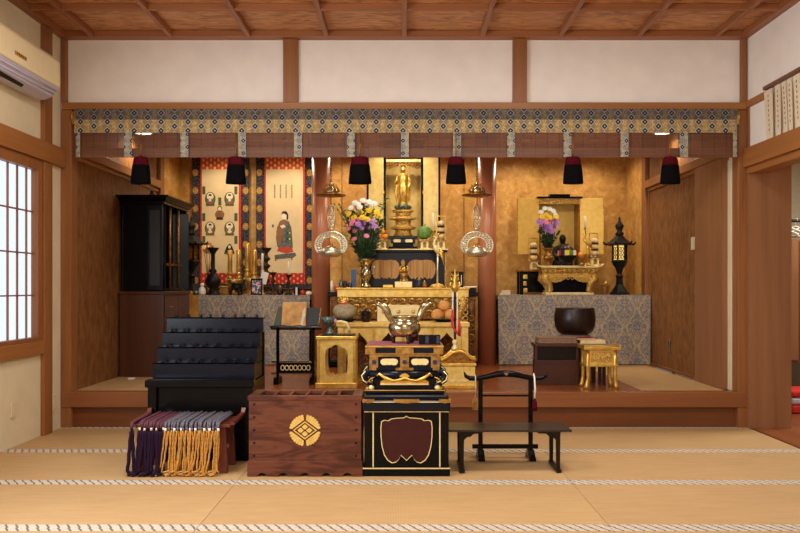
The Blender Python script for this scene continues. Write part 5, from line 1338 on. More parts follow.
        pol(mb, [(276.2, 240), (276.5, 231), (279.5, 223), (283.5, 220.5), (286.5, 222), (283.5, 229), (281.5, 241), (279, 244)], 0, 3)
        pol(mb, [(284, 232), (287, 227), (289, 232), (289.5, 244), (285, 243)], 1, 3); pol(mb, [(289, 224), (291, 228), (292, 240), (292.4, 246), (290.6, 244), (290, 232)], 6, 4)
        for q in range(6):
            ell(mb, 285 + (q % 3) * 2.4, 233 + (q // 3) * 6, .7, .7, (5, 4, 2)[q % 3], 4)
        ell(mb, 284.3, 216, 2.7, 3.6, 2, 4); pol(mb, [(281, 214.2), (283, 211.3), (286.5, 211.3), (288.3, 214.5), (288.3, 219), (286.8, 220.5), (286.6, 215), (284, 213.6)], 4, 5)
        pol(mb, [(280, 226), (284, 224.5), (286, 227), (282, 228.5)], 2, 4)
        pol(mb, [(272, 224.5), (273.8, 224.5), (273.8, 227.5), (272, 227.5)], 6, 0)
        mb.build('painted_figure', mats, p)
        mb = MB(); rnd = random.Random(5)
        for c_ in range(4):
            px = 274.8 + c_ * 5.7
            for q in range(7):
                py = 185 + q * 1.95
                for s in range(3):
                    pol(mb, [(px - .9 + .2 * s, py + .5 * s), (px + .9 - .25 * s, py + .5 * s), (px + .9 - .25 * s, py + .28 + .5 * s), (px - .9 + .2 * s, py + .28 + .5 * s)], 0, 0)
                pol(mb, [(px - .15, py - .1), (px + .2, py - .1), (px + .2, py + 1.5), (px - .15, py + 1.5)], 0, 0)
        mb.build('ink_writing', [M['pf_black']], p)
scroll('hanging scroll with seven small haloed figures, left of the pair', 192, 249, (200.5, 241, 202, 238.7), 'patriarchs')
scroll('hanging scroll with one large standing robed figure, right of the pair', 256, 313, (264.5, 305, 266, 303), 'prince')

# things on the left damask table
t = thing('candlestick', 'tall black baluster candlestick on the left damask table', 'candlestick', (X(213, 9.1), 9.1, TZ2))
MB().lathe([(.085, 0), (.085, .015), (.06, .03), (.035, .06), (.075, .11), (.095, .15), (.09, .19), (.05, .24), (.03, .26), (.048, .29), (.025, .32), (.024, .5), (.045, .53), (.07, .56), (.072, .572), (.02, .565)], (0, 0, 0), 20).build('baluster', M['iron'], t)
MB().tube([(0, 0, .565), (0, 0, .595)], .005, 6).build('pricket', M['iron'], t)
cp = None
for i, (px, Y, top, lb) in enumerate(((230, 9.40, 250, 'gold candle-shaped lamp, leftmost of four behind gold bowl'), (238.7, 9.40, 250, 'gold candle-shaped lamp, second of four behind gold bowl'), (247.5, 9.42, 243, 'tallest gold candle-shaped lamp behind the framed photograph'), (254.5, 9.40, 250, 'gold candle-shaped lamp, rightmost of four by white card'))):
    loc = (X(px, Y), Y, TZ2)
    hgt = Z(top, Y) - TZ2
    if cp is None:
        cp = thing('candle_lamp', lb, 'candle', loc, 0, 'gold candle lamps'); cp_h = hgt
        MB().lathe([(.045, 0), (.045, .012), (.014, .03), (.012, .16), (.03, .19), (.042, .215), (.038, .23), (.03, .24)], (0, 0, 0), 16).build('lamp_stand', M['gold'], cp)
        MB().lathe([(.03, .24), (.03, hgt - .01), (.022, hgt), (.001, hgt)], (0, 0, 0), 16).build('gold_candle', M['candle_gold'], cp)
        g = MB(); g.lathe([(.034, .26), (.036, .268), (.034, .276)], (0, 0, 0), 16); g.build('collar', M['gold'], cp)
    else: dup(cp, loc, 0, lb, (1, 1, hgt / cp_h))
def fbowl(px, Y, r, h, label):
    t = thing('gold_bowl', label, 'bowl', (X(px, Y), Y, TZ2), 0, 'gold footed bowls')
    MB().lathe([(r * .5, 0), (r * .5, .012), (r * .2, .03), (r * .18, h * .45), (r * .5, h * .55), (r * .85, h * .8), (r, h), (r * .95, h), (r * .7, h * .8), (.01, h * .62)], (0, 0, 0), 22).build('bowl', M['gold'], t)
    MB().lathe([(r * .99, h - .006), (r * 1.04, h), (r * .99, h + .004)], (0, 0, 0), 22).build('rim', M['gold_pale'], t)
fbowl(233.5, 9.21, .10, .185, 'wide gold footed bowl behind black tripod censer, left table')
fbowl(250.5, 9.26, .09, .2, 'gold footed bowl partly hidden behind framed photograph, left table')
t = thing('tripod_censer', 'black three-legged censer in front of gold bowl, left table', 'incense burner', (X(237, 9.01), 9.01, TZ2))
MB().lathe([(.02, .06), (.07, .065), (.075, .1), (.062, .12), (.08, .135), (.082, .142), (.06, .135)], (0, 0, 0), 20).build('censer_bowl', M['iron'], t)
for a in (-PI / 2 + .5, PI / 6 + .5, 5 * PI / 6 + .5): MB().tube([(.055 * math.cos(a), .055 * math.sin(a), .075), (.078 * math.cos(a), .078 * math.sin(a), .04), (.07 * math.cos(a), .07 * math.sin(a), 0)], [.016, .013, .012], 8).build('leg', M['iron'], t)
for s in (-1, 1): MB().tube([(s * .072, 0, .13), (s * .088, 0, .16), (s * .084, 0, .185)], .01, 6).build('ear', M['iron'], t)
t = thing('framed_photograph', 'small black framed photograph leaning on the left damask table', 'photo frame', (X(256, 9.0), 9.02, TZ2))
T = Matrix.Rotation(math.radians(-8), 4, 'X')
g = MB(); g.ring([(-.07, 0), (.07, 0), (.07, .20), (-.07, .20)], [(-.055, .018), (.055, .018), (.055, .182), (-.055, .182)], -.01, .008, T=T); g.build('frame', M['blk'], t)
MB().box(-.056, .056, -.002, .004, .017, .183, T=T).build('photo', M['photo'], t)
MB().box(-.01, .01, .008, .075, 0, .02).build('prop', M['blk'], t)
t = thing('white_card', 'white folded card standing behind the framed photograph', 'card', (X(259.5, 9.12), 9.13, TZ2))
T = Matrix.Rotation(math.radians(14), 4, 'Y')
MB().box(-.04, .045, 0, .003, .14, .285, T=T).build('card_face', M['white'], t); MB().box(-.01, .01, .003, .012, 0, .2, T=T).build('card_stick', M['paper'], t)
t = thing('white_candle', 'thin white candle with yellow holder by the tiered dark stick', 'candle', (X(262.5, 9.2), 9.2, TZ2))
MB().lathe([(.03, 0), (.03, .01), (.012, .02), (.012, .23), (.022, .25), (.022, .3)], (0, 0, 0), 12).build('holder', M['gold'], t); MB().lathe([(.014, .3), (.014, .50), (.002, .51)], (0, 0, 0), 10).build('candle', M['candle'], t)
t = thing('candlestick', 'dark tiered candlestick right of the gold lamps, left table', 'candlestick', (X(266.3, 9.34), 9.34, TZ2))
pr = [(.075, 0), (.075, .02), (.03, .05)]
for k in range(5): z0 = .05 + k * .09; pr += [(.022, z0), (.05, z0 + .03), (.05, z0 + .045), (.022, z0 + .07)]
pr += [(.02, .52), (.05, .55), (.065, .575), (.066, .582), (.01, .575)]
MB().lathe(pr, (0, 0, 0), 18).build('tiered_shaft', M['bronze'], t); MB().tube([(0, 0, .575), (0, 0, .60)], .004, 6).build('pricket', M['iron'], t)
for px, Y, h, w_c, lb in ((273, 9.15, .27, 0, 'short dark cup-topped candlestick beside the tiered one, left table'), (288.5, 9.1, .24, 1, 'short dark candlestick with thin white candle, right on left table')):
    t = thing('candlestick', lb, 'candlestick', (X(px, Y), Y, TZ2))
    MB().lathe([(.05, 0), (.05, .012), (.02, .03), (.014, h * .5), (.03, h * .6), (.014, h * .7), (.014, h * .85), (.045, h), (.047, h + .006), (.008, h)], (0, 0, 0), 16).build('stick', M['bronze'], t)
    if w_c: MB().lathe([(.009, h + .003), (.009, h + .16), (.001, h + .165)], (0, 0, 0), 10).build('candle', M['candle'], t)
    else: MB().tube([(0, 0, h), (0, 0, h + .03)], .004, 6).build('pricket', M['iron'], t)
# gilt lotus spray and other little things
t = thing('lotus_spray', 'gilt lotus spray behind the black candlestick, left table', 'ornament', (X(208, 9.5), 9.5, TZ2))
MB().lathe([(.04, 0), (.05, .05), (.03, .1), (.04, .14)], (0, 0, 0), 14).build('lotus_vase', M['gold_dark'], t)
for k, (dx, dz) in enumerate(((-.05, .56), (.03, .6), (.06, .52), (-.02, .64))):
    MB().tube([(0, 0, .12), (dx * .4, 0, .35), (dx, 0, dz)], .005, 6).build('stem', M['gold_dark'], t)
    g = MB(); lotus(g, dz - .03, .01, .04, .06, 8, c=(dx, 0)); g.build('lotus_flower', M['gold'], t)
t = thing('gilt_casket', 'low gilt casket between black candlestick and tripod censer', 'box', (X(224.5, 9.27), 9.27, TZ2))
MB().cbox(0, 0, 0, .12, .1, .09).build('casket_body', M['gold_dark'], t, .006); MB().cbox(0, 0, .09, .13, .11, .02).build('lid', M['gold'], t, .006)
t = thing('porcelain_figure', 'small pale figurine left of the black candlestick', 'figurine', (X(202, 9.0), 9.01, TZ2))
MB().lathe([(.035, 0), (.045, .03), (.04, .07), (.022, .095), (.02, .1)], (0, 0, 0), 16).build('robe', M['white'], t); MB().sphere((0, 0, .12), .024, 12).build('head', M['pf_skin'], t)
for px, c1, lb in ((190, 'orange', 'small orange paper pile at left end of damask table'), (196, 'bronze_green', 'small green dish near left end of damask table')):
    o = MB().lathe([(.03, 0), (.045, .02), (.04, .04), (.02, .05), (.001, .05)], (0, 0, 0), 14).build('small_dish', M[c1], None, 0, (X(px, 9.03) , 9.03, TZ2)); tag(o, lb, 'dish')
for px, c1, h, lb in ((297, 'white', .10, 'small upright white tag on a dark stand, left table'), (303, 'red', .05, 'small red dish at the right end of left damask table'), (309, 'white', .04, 'small white dish at the right end of left damask table'), (280, 'bronze', .09, 'small dark bronze pot between two candlesticks, left table')):
    t = thing('small_offering', lb, 'offering', (X(px, 9.03), 9.03, TZ2))
    MB().lathe([(.032, 0), (.04, h * .3), (.036, h * .8), (.02, h)], (0, 0, 0), 14).build('dish', M['iron' if px == 297 else c1], t)
    if px == 297: MB().box(-.012, .012, -.045, -.041, 0, .09).build('white_tag', M['white'], t)
    else: MB().lathe([(.018, h), (.014, h * 1.2), (.001, h * 1.3)], (0, 0, 0), 12).build('lid_knob', M['gold_red'], t)

# ----- black lanterns
def lantern(label, px, Y, proto=[None]):
    loc = (X(px, Y), Y, TZ2)
    if proto[0] is not None:
        r = dup(proto[0], loc, 0, label)
        for c in r.children:
            if c.name.startswith('glowing_panes'): c.data = c.data.copy(); c.data.materials[0] = M['dim_pane']; c.name = 'lantern_panes'
        return r
    t = thing('bronze_lantern', label, 'lantern', loc, 0, 'pair of black lanterns')
    MB().lathe([(.125, 0), (.125, .02), (.10, .04), (.075, .08), (.045, .13), (.04, .2), (.05, .23), (.03, .26), (.05, .32), (.085, .37), (.09, .39)], (0, 0, 0), 6, smooth=False).build('base_column', M['iron'], t, .003)
    MB().lathe([(.09, .39), (.105, .41), (.09, .43)], (0, 0, 0), 6, smooth=False).build('platform', M['iron'], t)
    for k in range(6):
        a = 2 * PI * k / 6; MB().tube([(.085 * math.cos(a), .085 * math.sin(a), .43), (.085 * math.cos(a), .085 * math.sin(a), .605)], .011, 6).build('lantern_post', M['iron'], t)
    MB().lathe([(.07, .432), (.07, .603)], (0, 0, 0), 6, smooth=False).build('glowing_panes', M['flame_pane'], t)
    for k in range(6):
        a0 = 2 * PI * k / 6; a1 = a0 + 2 * PI / 6; lt = MB()
        p0 = Vector((.075 * math.cos(a0), .075 * math.sin(a0), 0)); p1 = Vector((.075 * math.cos(a1), .075 * math.sin(a1), 0))
        for f in (.3, .7):
            for zz in (.465, .515, .565):
                c = p0.lerp(p1, f); e = (p1 - p0).normalized()
                lt.tube([(c.x + e.x * .014 * math.cos(w_), c.y + e.y * .014 * math.cos(w_), zz + .022 * math.sin(w_)) for w_ in [2 * PI * j / 8 for j in range(8)]], .005, 5, closed=True)
        lt.build('openwork_lattice', M['gold_dark'], t)
    rf = MB(); rf.lathe([(.09, .605), (.165, .615), (.17, .625), (.12, .66), (.075, .70), (.045, .73)], (0, 0, 0), 6, smooth=False)
    for k in range(6):
        a = 2 * PI * k / 6; rf.tube([(.155 * math.cos(a), .155 * math.sin(a), .62), (.185 * math.cos(a), .185 * math.sin(a), .627), (.2 * math.cos(a), .2 * math.sin(a), .655)], [.016, .012, .008], 6)
    rf.build('roof', M['iron'], t)
    MB().lathe([(.045, .73), (.055, .755), (.028, .785), (.045, .82), (.055, .85), (.03, .885), (.012, .92), (.018, .935), (.001, .97)], (0, 0, 0), 14).build('finial', M['iron'], t)
    proto[0] = t; return t
lantern('black six-sided lantern at right end of the right damask table', 619.5, 9.25)
lantern('black six-sided lantern behind black cabinet, left end of left table', 191.5, 9.2)

# ================================================================== RIGHT BAY
RY = 9.08
# carved gold table with flared top
t = thing('carved_altar_table', 'flared carved gold table on the right damask cloth', 'table', (X(570, RY), RY, TZ2))
H = Z(266, RY) - TZ2; D = .30
g = MB(); pr = [(-.33, H - .022), (-.385, H - .005), (-.415, H + .028), (-.40, H + .03), (-.375, H + .004), (.375, H + .004), (.40, H + .03), (.415, H + .028), (.385, H - .005), (.33, H - .022)]
g.prism(pr, -.02, D); g.build('flared_top', M['gold_pale'], t, .003)
g = MB(); g.frust(0, D / 2, H - .10, H - .022, .64, D - .05, .70, D - .01)
for k in range(11): g.sphere((-.29 + .058 * k, .012, H - .06), .026, 8, sy=.5)
g.build('carved_frieze', M['gold_carved'], t)
ap = [(-.32, H - .10), (.32, H - .10), (.31, H - .15), (.25, H - .19), (.17, H - .20), (.10, H - .185), (.04, H - .14), (0, H - .13), (-.04, H - .14), (-.10, H - .185), (-.17, H - .20), (-.25, H - .19), (-.31, H - .15)]
g = MB(); g.prism(ap, -.0, .02)
for k in range(12):
    s = -1 if k % 2 else 1; cx = -.28 + .051 * k
    g.tube([(cx + .018 * math.cos(a), -.004, H - .145 + .018 * math.sin(a)) for a in [2 * PI * j / 7 for j in range(7)]], .007, 5, closed=True)
g.build('carved_apron', M['gold_carved'], t, .002)
for s in (-1, 1):
    for yy in (.03, D - .05): MB().tube([(s * .28, yy, H - .1), (s * .30, yy, H - .16), (s * .25, yy, H - .21), (s * .225, yy, .06), (s * .26, yy, .03)], [.055, .055, .045, .028, .034], 10).build('curved_leg', M['gold_carved'], t)
MB().box(-.29, .29, 0, D - .02, 0, .03).build('table_base', M['gold_pale'], t, .005)
MB().box(-.22, .22, .10, D - .08, .03, H - .1).build('back_panel', M['blk'], t)
RT = TZ2 + H + .0046
# second table behind, left
t = thing('black_side_stand', 'black stand with gold panel peeking out left of carved table', 'stand', (X(530, 9.44), 9.42, TZ2))
h2 = Z(270, 9.5) - TZ2
MB().box(-.15, .62, -.02, .26, h2 - .02, h2).build('stand_top', M['gold_dark'], t, .003)
for xx in (-.11, .58):
    for yy in (.02, .21): MB().box(xx - .025, xx + .025, yy - .02, yy + .02, 0, h2 - .02).build('leg', M['blk'], t)
for q in range(3): MB().box(-.085, -.035 - .012 * (q % 2), .0, .03, .03 + q * (h2 - .06) / 3, .03 + (q + .62) * (h2 - .06) / 3).build('gilt_bracket', M['gold'], t, .003)
MB().box(-.085, .555, .12, .13, .03, h2 - .02).build('rear_board', M['blk'], t)
ST2 = TZ2 + h2 + .0005
# shrine (wall-side), standing on the black stand
KY2 = 9.62
t = thing('gold_shrine', 'gold shrine with wide-open doors holding a dark seated statue', 'shrine', (X(559.5, KY2), KY2, ST2))
kb_ = 0; w = .26; h = Z(204, KY2) - ST2; D = .24
MB().box(-w, w, D - .02, D, 0, h + .1).build('back_panel', M['shrine_gold'], t)
for s in (-1, 1):
    MB().box(min(s * w, s * (w - .022)), max(s * w, s * (w - .022)), 0, D - .02, 0, h + .1).build('side_post', M['gold_dark'], t, .003)
    dw = X(606, KY2) - X(583, KY2); T = Matrix.Translation((s * (w + .004), .0, 0)) @ Matrix.Rotation(-s * math.radians(9), 4, 'Z')
    dd = MB().box(min(0, s * dw), max(0, s * dw), -.008, .008, Z(256, KY2) - ST2 + .02, Z(198.5, KY2) - ST2, T=T).build('door', M['shrine_gold'], t, .003)
    g = MB(); zz0, zz1 = Z(256, KY2) - ST2 + .02, Z(198.5, KY2) - ST2
    g.box(min(s * (dw - .012), s * dw), max(s * (dw - .012), s * dw), -.011, -.008, zz0, zz1, T=T); g.build('door_edge', M['gold'], dd)
MB().box(-w, w, 0, D, 0, .05).build('shrine_floor', M['gold_dark'], t, .003)
g = MB(); g.box(-w, w, -.012, .02, h, h + .07)
for k in range(10): g.tube([(-w + .03 + (2 * w - .06) * k / 9 + .018 * math.cos(a), -.016, h + .035 + .02 * math.sin(a)) for a in [2 * PI * j / 7 for j in range(7)]], .006, 5, closed=True)
g.build('carved_lintel', M['gold_carved'], t)
MB().box(-w - .03, w + .03, -.03, D, h + .07, h + .092).build('shrine_roof', M['blk'], t, .003)
MB().box(-.12, .14, .02, .16, h + .092, h + .13).build('roof_block', M['blk'], t, .003)
# seated dark statue
t = thing('seated_statue', 'dark bronze seated robed statue inside the gold shrine', 'statue', (X(562.5, 9.72), 9.715, ST2 + .0505))
mb = MB(); s = .42
loft(mb, [(z * s, 0, cy * s, rx * s, ry * s) for z, cy, rx, ry in ((0, 0, .30, .19), (.06, 0, .33, .2), (.16, -.01, .30, .19), (.26, 0, .22, .16), (.4, 0, .22, .145), (.54, 0, .25, .14), (.62, 0, .22, .12), (.67, 0, .11, .09), (.7, 0, .065, .065), (.74, -.01, .075, .08), (.80, -.012, .10, .105), (.88, -.01, .105, .11), (.95, 0, .075, .08), (.985, 0, .02, .02))])
for sx in (-1, 1): mb.tube([(sx * .21 * s, 0, .58 * s), (sx * .27 * s, -.03 * s, .42 * s), (sx * .24 * s, -.1 * s, .3 * s), (sx * .08 * s, -.17 * s, .27 * s), (0, -.18 * s, .27 * s)], [.065 * s, .07 * s, .075 * s, .055 * s, .04 * s], 10)
mb.tube([(-.02 * s, -.118 * s, .84 * s), (0, -.128 * s, .85 * s), (.02 * s, -.118 * s, .84 * s)], .012 * s, 6)
mb.build('figure', M['statue_dark'], t, remesh=.006)
MB().prism([(-.07, .20), (0, .11), (.07, .20), (.055, .22), (0, .15), (-.055, .22)], -.072, -.058).build('collar', M['iron'], t)
# bouquet on the right
vY = RY + .04
t = thing('flower_vase', 'small gilt vase holding the bouquet by right gold shrine', 'vase', (X(548, vY), vY, RT))
MB().lathe([(.045, 0), (.05, .012), (.03, .03), (.045, .06), (.062, .1), (.05, .14), (.034, .165), (.05, .19), (.068, .21), (.06, .212), (.02, .17)], (0, 0, 0), 22).build('vase_body', M['gold_dark'], t)
g = MB()
for k in range(6): a = PI * k / 3; g.sphere((.058 * math.cos(a), .058 * math.sin(a), .1), .014, 8)
g.build('relief', M['gold'], t)
rb = (X(548, vY), vY, RT + .165)
for lst, kd, r, nm in (([(541, 212), (545, 208.5), (549.5, 209), (553.5, 211), (555.5, 215)], 'petal_white', .036, 'white'), ([(542, 216.5), (547, 214.5), (550, 217.5), (556, 217), (545, 219)], 'petal_yellow', .040, 'yellow'),
                       ([(540, 222), (543, 226), (547, 229.5), (551, 231), (555, 226), (556, 221.5), (549, 226)], 'petal_purple', .052, 'lilac'), ([(546.5, 222.5), (551.5, 222), (543, 221)], 'petal_pink', .038, 'pink')):
    for i, (px, py) in enumerate(lst):
        flower(px, py, vY - .03 + .04 * ((i * 5) % 3 - 1), kd, r, rb, nm + ' chrysanthemum in the bouquet beside the right gold shrine', nm + ' flowers of the right bouquet')
foliage('leaf_sprays', 'dark green leaves below the blooms of the right bouquet', rb, [tip(a, b2, vY, rb) for a, b2 in ((543, 236), (548, 238), (553, 236), (541, 228), (556, 230), (548, 230), (545, 242), (552, 242))], 20, 'green_dk', .014, .06)
# dark covered bowl with coloured cloth
t = thing('covered_bowl', 'dark bowl with striped coloured band in front of shrine', 'bowl', (X(568, RY + .02), RY + .06, RT))
MB().lathe([(.07, .0), (.075, .018), (.055, .03), (.05, .045), (.09, .07), (.112, .11), (.11, .15), (.09, .16)], (0, 0, 0), 24).build('bowl', M['iron'], t)
MB().lathe([(.098, .158), (.085, .20), (.05, .235), (.02, .25), (.02, .268), (.001, .272)], (0, 0, 0), 24).build('lid', M['bronze'], t)
n = 40; bd = MB()
for k in range(n):
    a0 = 2 * PI * k / n; a1 = a0 + 2 * PI / n; r = .115
    c = (k // 3) % 5
    bd.add([(r * math.cos(a0), r * math.sin(a0), .125), (r * math.cos(a1), r * math.sin(a1), .125), (r * math.cos(a1) * .98, r * math.sin(a1) * .98, .185), (r * math.cos(a0) * .98, r * math.sin(a0) * .98, .185)], [(0, 1, 2, 3)], c)
bd.build('striped_band', [M['melon_green'], M['white'], M['redbright'], M['navy'], M['petal_yellow']], t)
t = thing('fruit_stand', 'small gold stand with an orange right of the dark bowl', 'stand', (X(581, RY), RY, RT))
MB().lathe([(.045, 0), (.045, .012), (.018, .03), (.02, .06), (.05, .085), (.052, .095), (.01, .09)], (0, 0, 0), 16).build('stand_body', M['gold_red'], t)
t = thing('tangerine', 'single orange on small gold stand right of dark bowl', 'orange', (X(581, RY), RY, RT + .0955)); MB().sphere((0, 0, .034), .04, 16, sz=.87).build('peel', M['orange'], t); MB().lathe([(.006, 0), (.004, .005), (.001, .006)], (0, 0, .0685), 8).build('stem_end', M['green_dk'], t)
for px, lb, lb2 in ((533.5, 'small gold offering stand left of the right bouquet, on black stand', 'left of the right bouquet'), (594.5, 'small gold offering stand at right end of carved table', 'right end of carved table')):
    Yq, zq = (9.475, ST2) if px == 533.5 else (RY + .12, RT)
    offering_stand(lb, px, Yq, zq); cake_stack(px, Yq, zq + .1185, lb2)
t = thing('crane_candlestick', 'gold crane candlestick on the right carved table', 'candlestick', (X(588, RY), RY + .02, RT))
MB().lathe([(.06, 0), (.06, .01), (.04, .025), (.015, .035)], (0, 0, 0), 14, sy=.8).build('turtle_base', M['gold_carved'], t)
MB().tube([(0, 0, .03), (0, 0, .17), (.004, 0, .26)], .008, 8).build('leg', M['gold'], t)
MB().tube([(.06, 0, .20), (.03, 0, .25), (.0, 0, .28), (-.04, 0, .31), (-.035, 0, .35), (-.02, 0, .37), (-.06, 0, .385)], [.008, .024, .026, .016, .010, .012, .003], 10).build('crane_body', M['gold'], t)
MB().tube([(-.02, 0, .37), (-.03, .0, .44), (-.03, 0, .455)], [.006, .006, .022], 10).build('candle_cup', M['gold_dark'], t)
MB().lathe([(.012, .455), (.012, .60), (.002, .605)], (-.03, 0, 0), 10).build('candle', M['candle'], t)
t = thing('gilt_stand', 'small gilt two-legged stand beside the right black lantern', 'stand', (X(605.5, 9.1), 9.1, TZ2))
for s in (-.03, .03): MB().box(s - .01, s + .01, -.02, .02, 0, .10).build('leg', M['gold_dark'], t)
MB().box(-.05, .05, -.03, .03, .10, .12).build('stand_top', M['gold_dark'], t, .003); MB().lathe([(.02, .12), (.03, .14), (.012, .16), (.001, .17)], (0, 0, 0), 12).build('knob', M['gold'], t)
for k in range(3):
    o = MB().cbox(0, 0, 0, .13 - .012 * k, .10, .018).build('paper_pad', M['paper'], None, .002, (X(504.5, 9.05) + .006 * k, 9.06, TZ2 + .0186 * k)); tag(o, ('lowest', 'middle', 'topmost')[k] + ' pale paper pad in the stack at left end of right damask table', 'paper', 'paper pads on the right table')

# ================================================================== LOW DESK, SINGING BOWL, GOLD SIDE TABLE
DYk = 7.15
t = thing('low_desk', 'dark red-brown low desk on platform in front of right table', 'desk', (X(556.8, DYk), DYk, PZ))
W = .198; D = .205; h = .395
MB().box(-W - .012, W + .012, -.012, D, h - .03, h).build('desk_top', M['desk_red'], t, .004)
MB().box(-W, W, 0, D - .012, .0, .235).build('lower_drawer', M['desk_red'], t, .004)
MB().box(-W + .006, W - .006, .006, D - .02, .235, h - .03).build('dark_front', M['blk_brown'], t, .003)
for s in (-1, 1): MB().box(s * W - .012, s * W + .012, -.004, .03, 0, h - .03).build('leg', M['desk_red'], t, .003)
DTz = PZ + h
t = thing('bowl_stand', 'low red-brown stand under the singing bowl, behind the dark desk', 'stand', (X(572, 7.58), 7.38, PZ))
MB().box(-.20, .20, 0, .38, h - .03, h).build('stand_top', M['desk_red'], t, .004)
for xx in (-.17, .17):
    for yy in (.03, .35): MB().box(xx - .02, xx + .02, yy - .02, yy + .02, 0, h - .03).build('leg', M['desk_red'], t)
o = MB()
o.box(-.195, .18, -.10, .10, 0, .022); o.box(-.19, .175, -.098, .098, .022, .043); o.box(-.193, .178, -.10, .10, .043, .062)
o = o.build('folded_cloth', M['taupe'], None, .008, (X(556.5, 7.25), 7.247, DTz + .0005)); tag(o, 'folded taupe cloth on the front of the low dark desk', 'cloth')
o = MB().lathe([(.14, 0), (.16, .02), (.155, .05), (.12, .065), (.05, .06)], (0, 0, 0), 26).build('ring_cushion', M['taupe'], None, 0, (X(574.5, 7.58), 7.57, DTz + .0005)); tag(o, 'round taupe cushion under the large dark singing bowl', 'cushion')
t = thing('singing_bowl', 'large dark singing bowl on cushion before the right damask cloth', 'bowl', (X(574.5, 7.58), 7.57, DTz + .0663))
MB().lathe([(.13, .0), (.158, .008), (.182, .04), (.198, .085), (.206, .14), (.204, .19), (.194, .245), (.19, .262), (.18, .262), (.19, .19), (.19, .12), (.17, .06), (.02, .03)], (0, 0, 0), 44).build('bowl', M['bronze_bowl'], t)
MB().lathe([(.1885, .25), (.194, .256), (.1905, .264)], (0, 0, 0), 44).build('rim', M['bronze'], t)
# gold side table
gY = 6.86
t = thing('gold_side_table', 'small gold table with flared legs at right edge of platform', 'table', (X(602, gY), gY, PZ))
W = .145; D = .24; h = .395
MB().box(-W - .025, W + .025, -.025, D + .02, h - .035, h - .006).build('table_top', M['gold'], t, .006)
for s in (-1, 1): MB().box(min(s * (W + .025), s * (W + .012)), max(s * (W + .025), s * (W + .012)), -.025, D + .02, h - .006, h + .008).build('top_edge', M['gold'], t, .003)
MB().box(-W + .01, W - .01, .01, D - .015, .22, h - .035).build('apron_box', M['gold_matte'], t, .003)
g = MB(); g.box(-W + .045, W - .045, .004, .011, .245, h - .06); g.build('carved_panel', M['gold_carved'], t)
MB().box(-W - .005, W + .005, -.005, D, .205, .22).build('moulding', M['gold'], t, .003)
for s in (-1, 1):
    for yy in (.02, D - .035): MB().tube([(s * (W - .02), yy, .36), (s * (W - .02), yy, .2), (s * (W - .022), yy, .10), (s * (W - .012), yy, .035), (s * (W - .002), yy - .004, 0)], [.018, .02, .017, .022, .03], 8).build('leg', M['gold'], t)
GT = PZ + h + .0005
# book and board lying behind, spanning low desk and beyond
t = thing('side_book_stand', 'low red-brown book rest between dark desk and gold table', 'stand', (X(588, 7.2), 7.17, PZ))
MB().box(-.085, .17, 0, .20, .37, .39).build('rest_top', M['desk_red'], t, .003)
for xx in (-.065, .15):
    for yy in (.02, .17): MB().box(xx - .015, xx + .015, yy - .012, yy + .012, 0, .37).build('leg', M['desk_red'], t)
o = thing('sutra_book', 'pale sutra book lying beside the low dark desk', 'book', (X(590, 7.2), 7.275, PZ + .3905))
MB().box(-.10, .15, -.09, .085, 0, .006).build('cover', M['paper'], o); MB().box(-.095, .145, -.085, .08, .006, .034).build('pages', M['gold_pale'], o); 
o = thing('red_book', 'thin red book on top of the pale sutra book', 'book', (X(584.5, 7.2), 7.275, PZ + .3905 + .0345))
MB().box(-.09, .10, -.07, .07, .004, .016).build('pages', M['paper'], o); MB().box(-.092, .102, -.072, .072, .016, .022).build('cover', M['book_red'], o); MB().box(-.092, .102, -.072, .072, 0, .004).build('back_cover', M['book_red'], o)

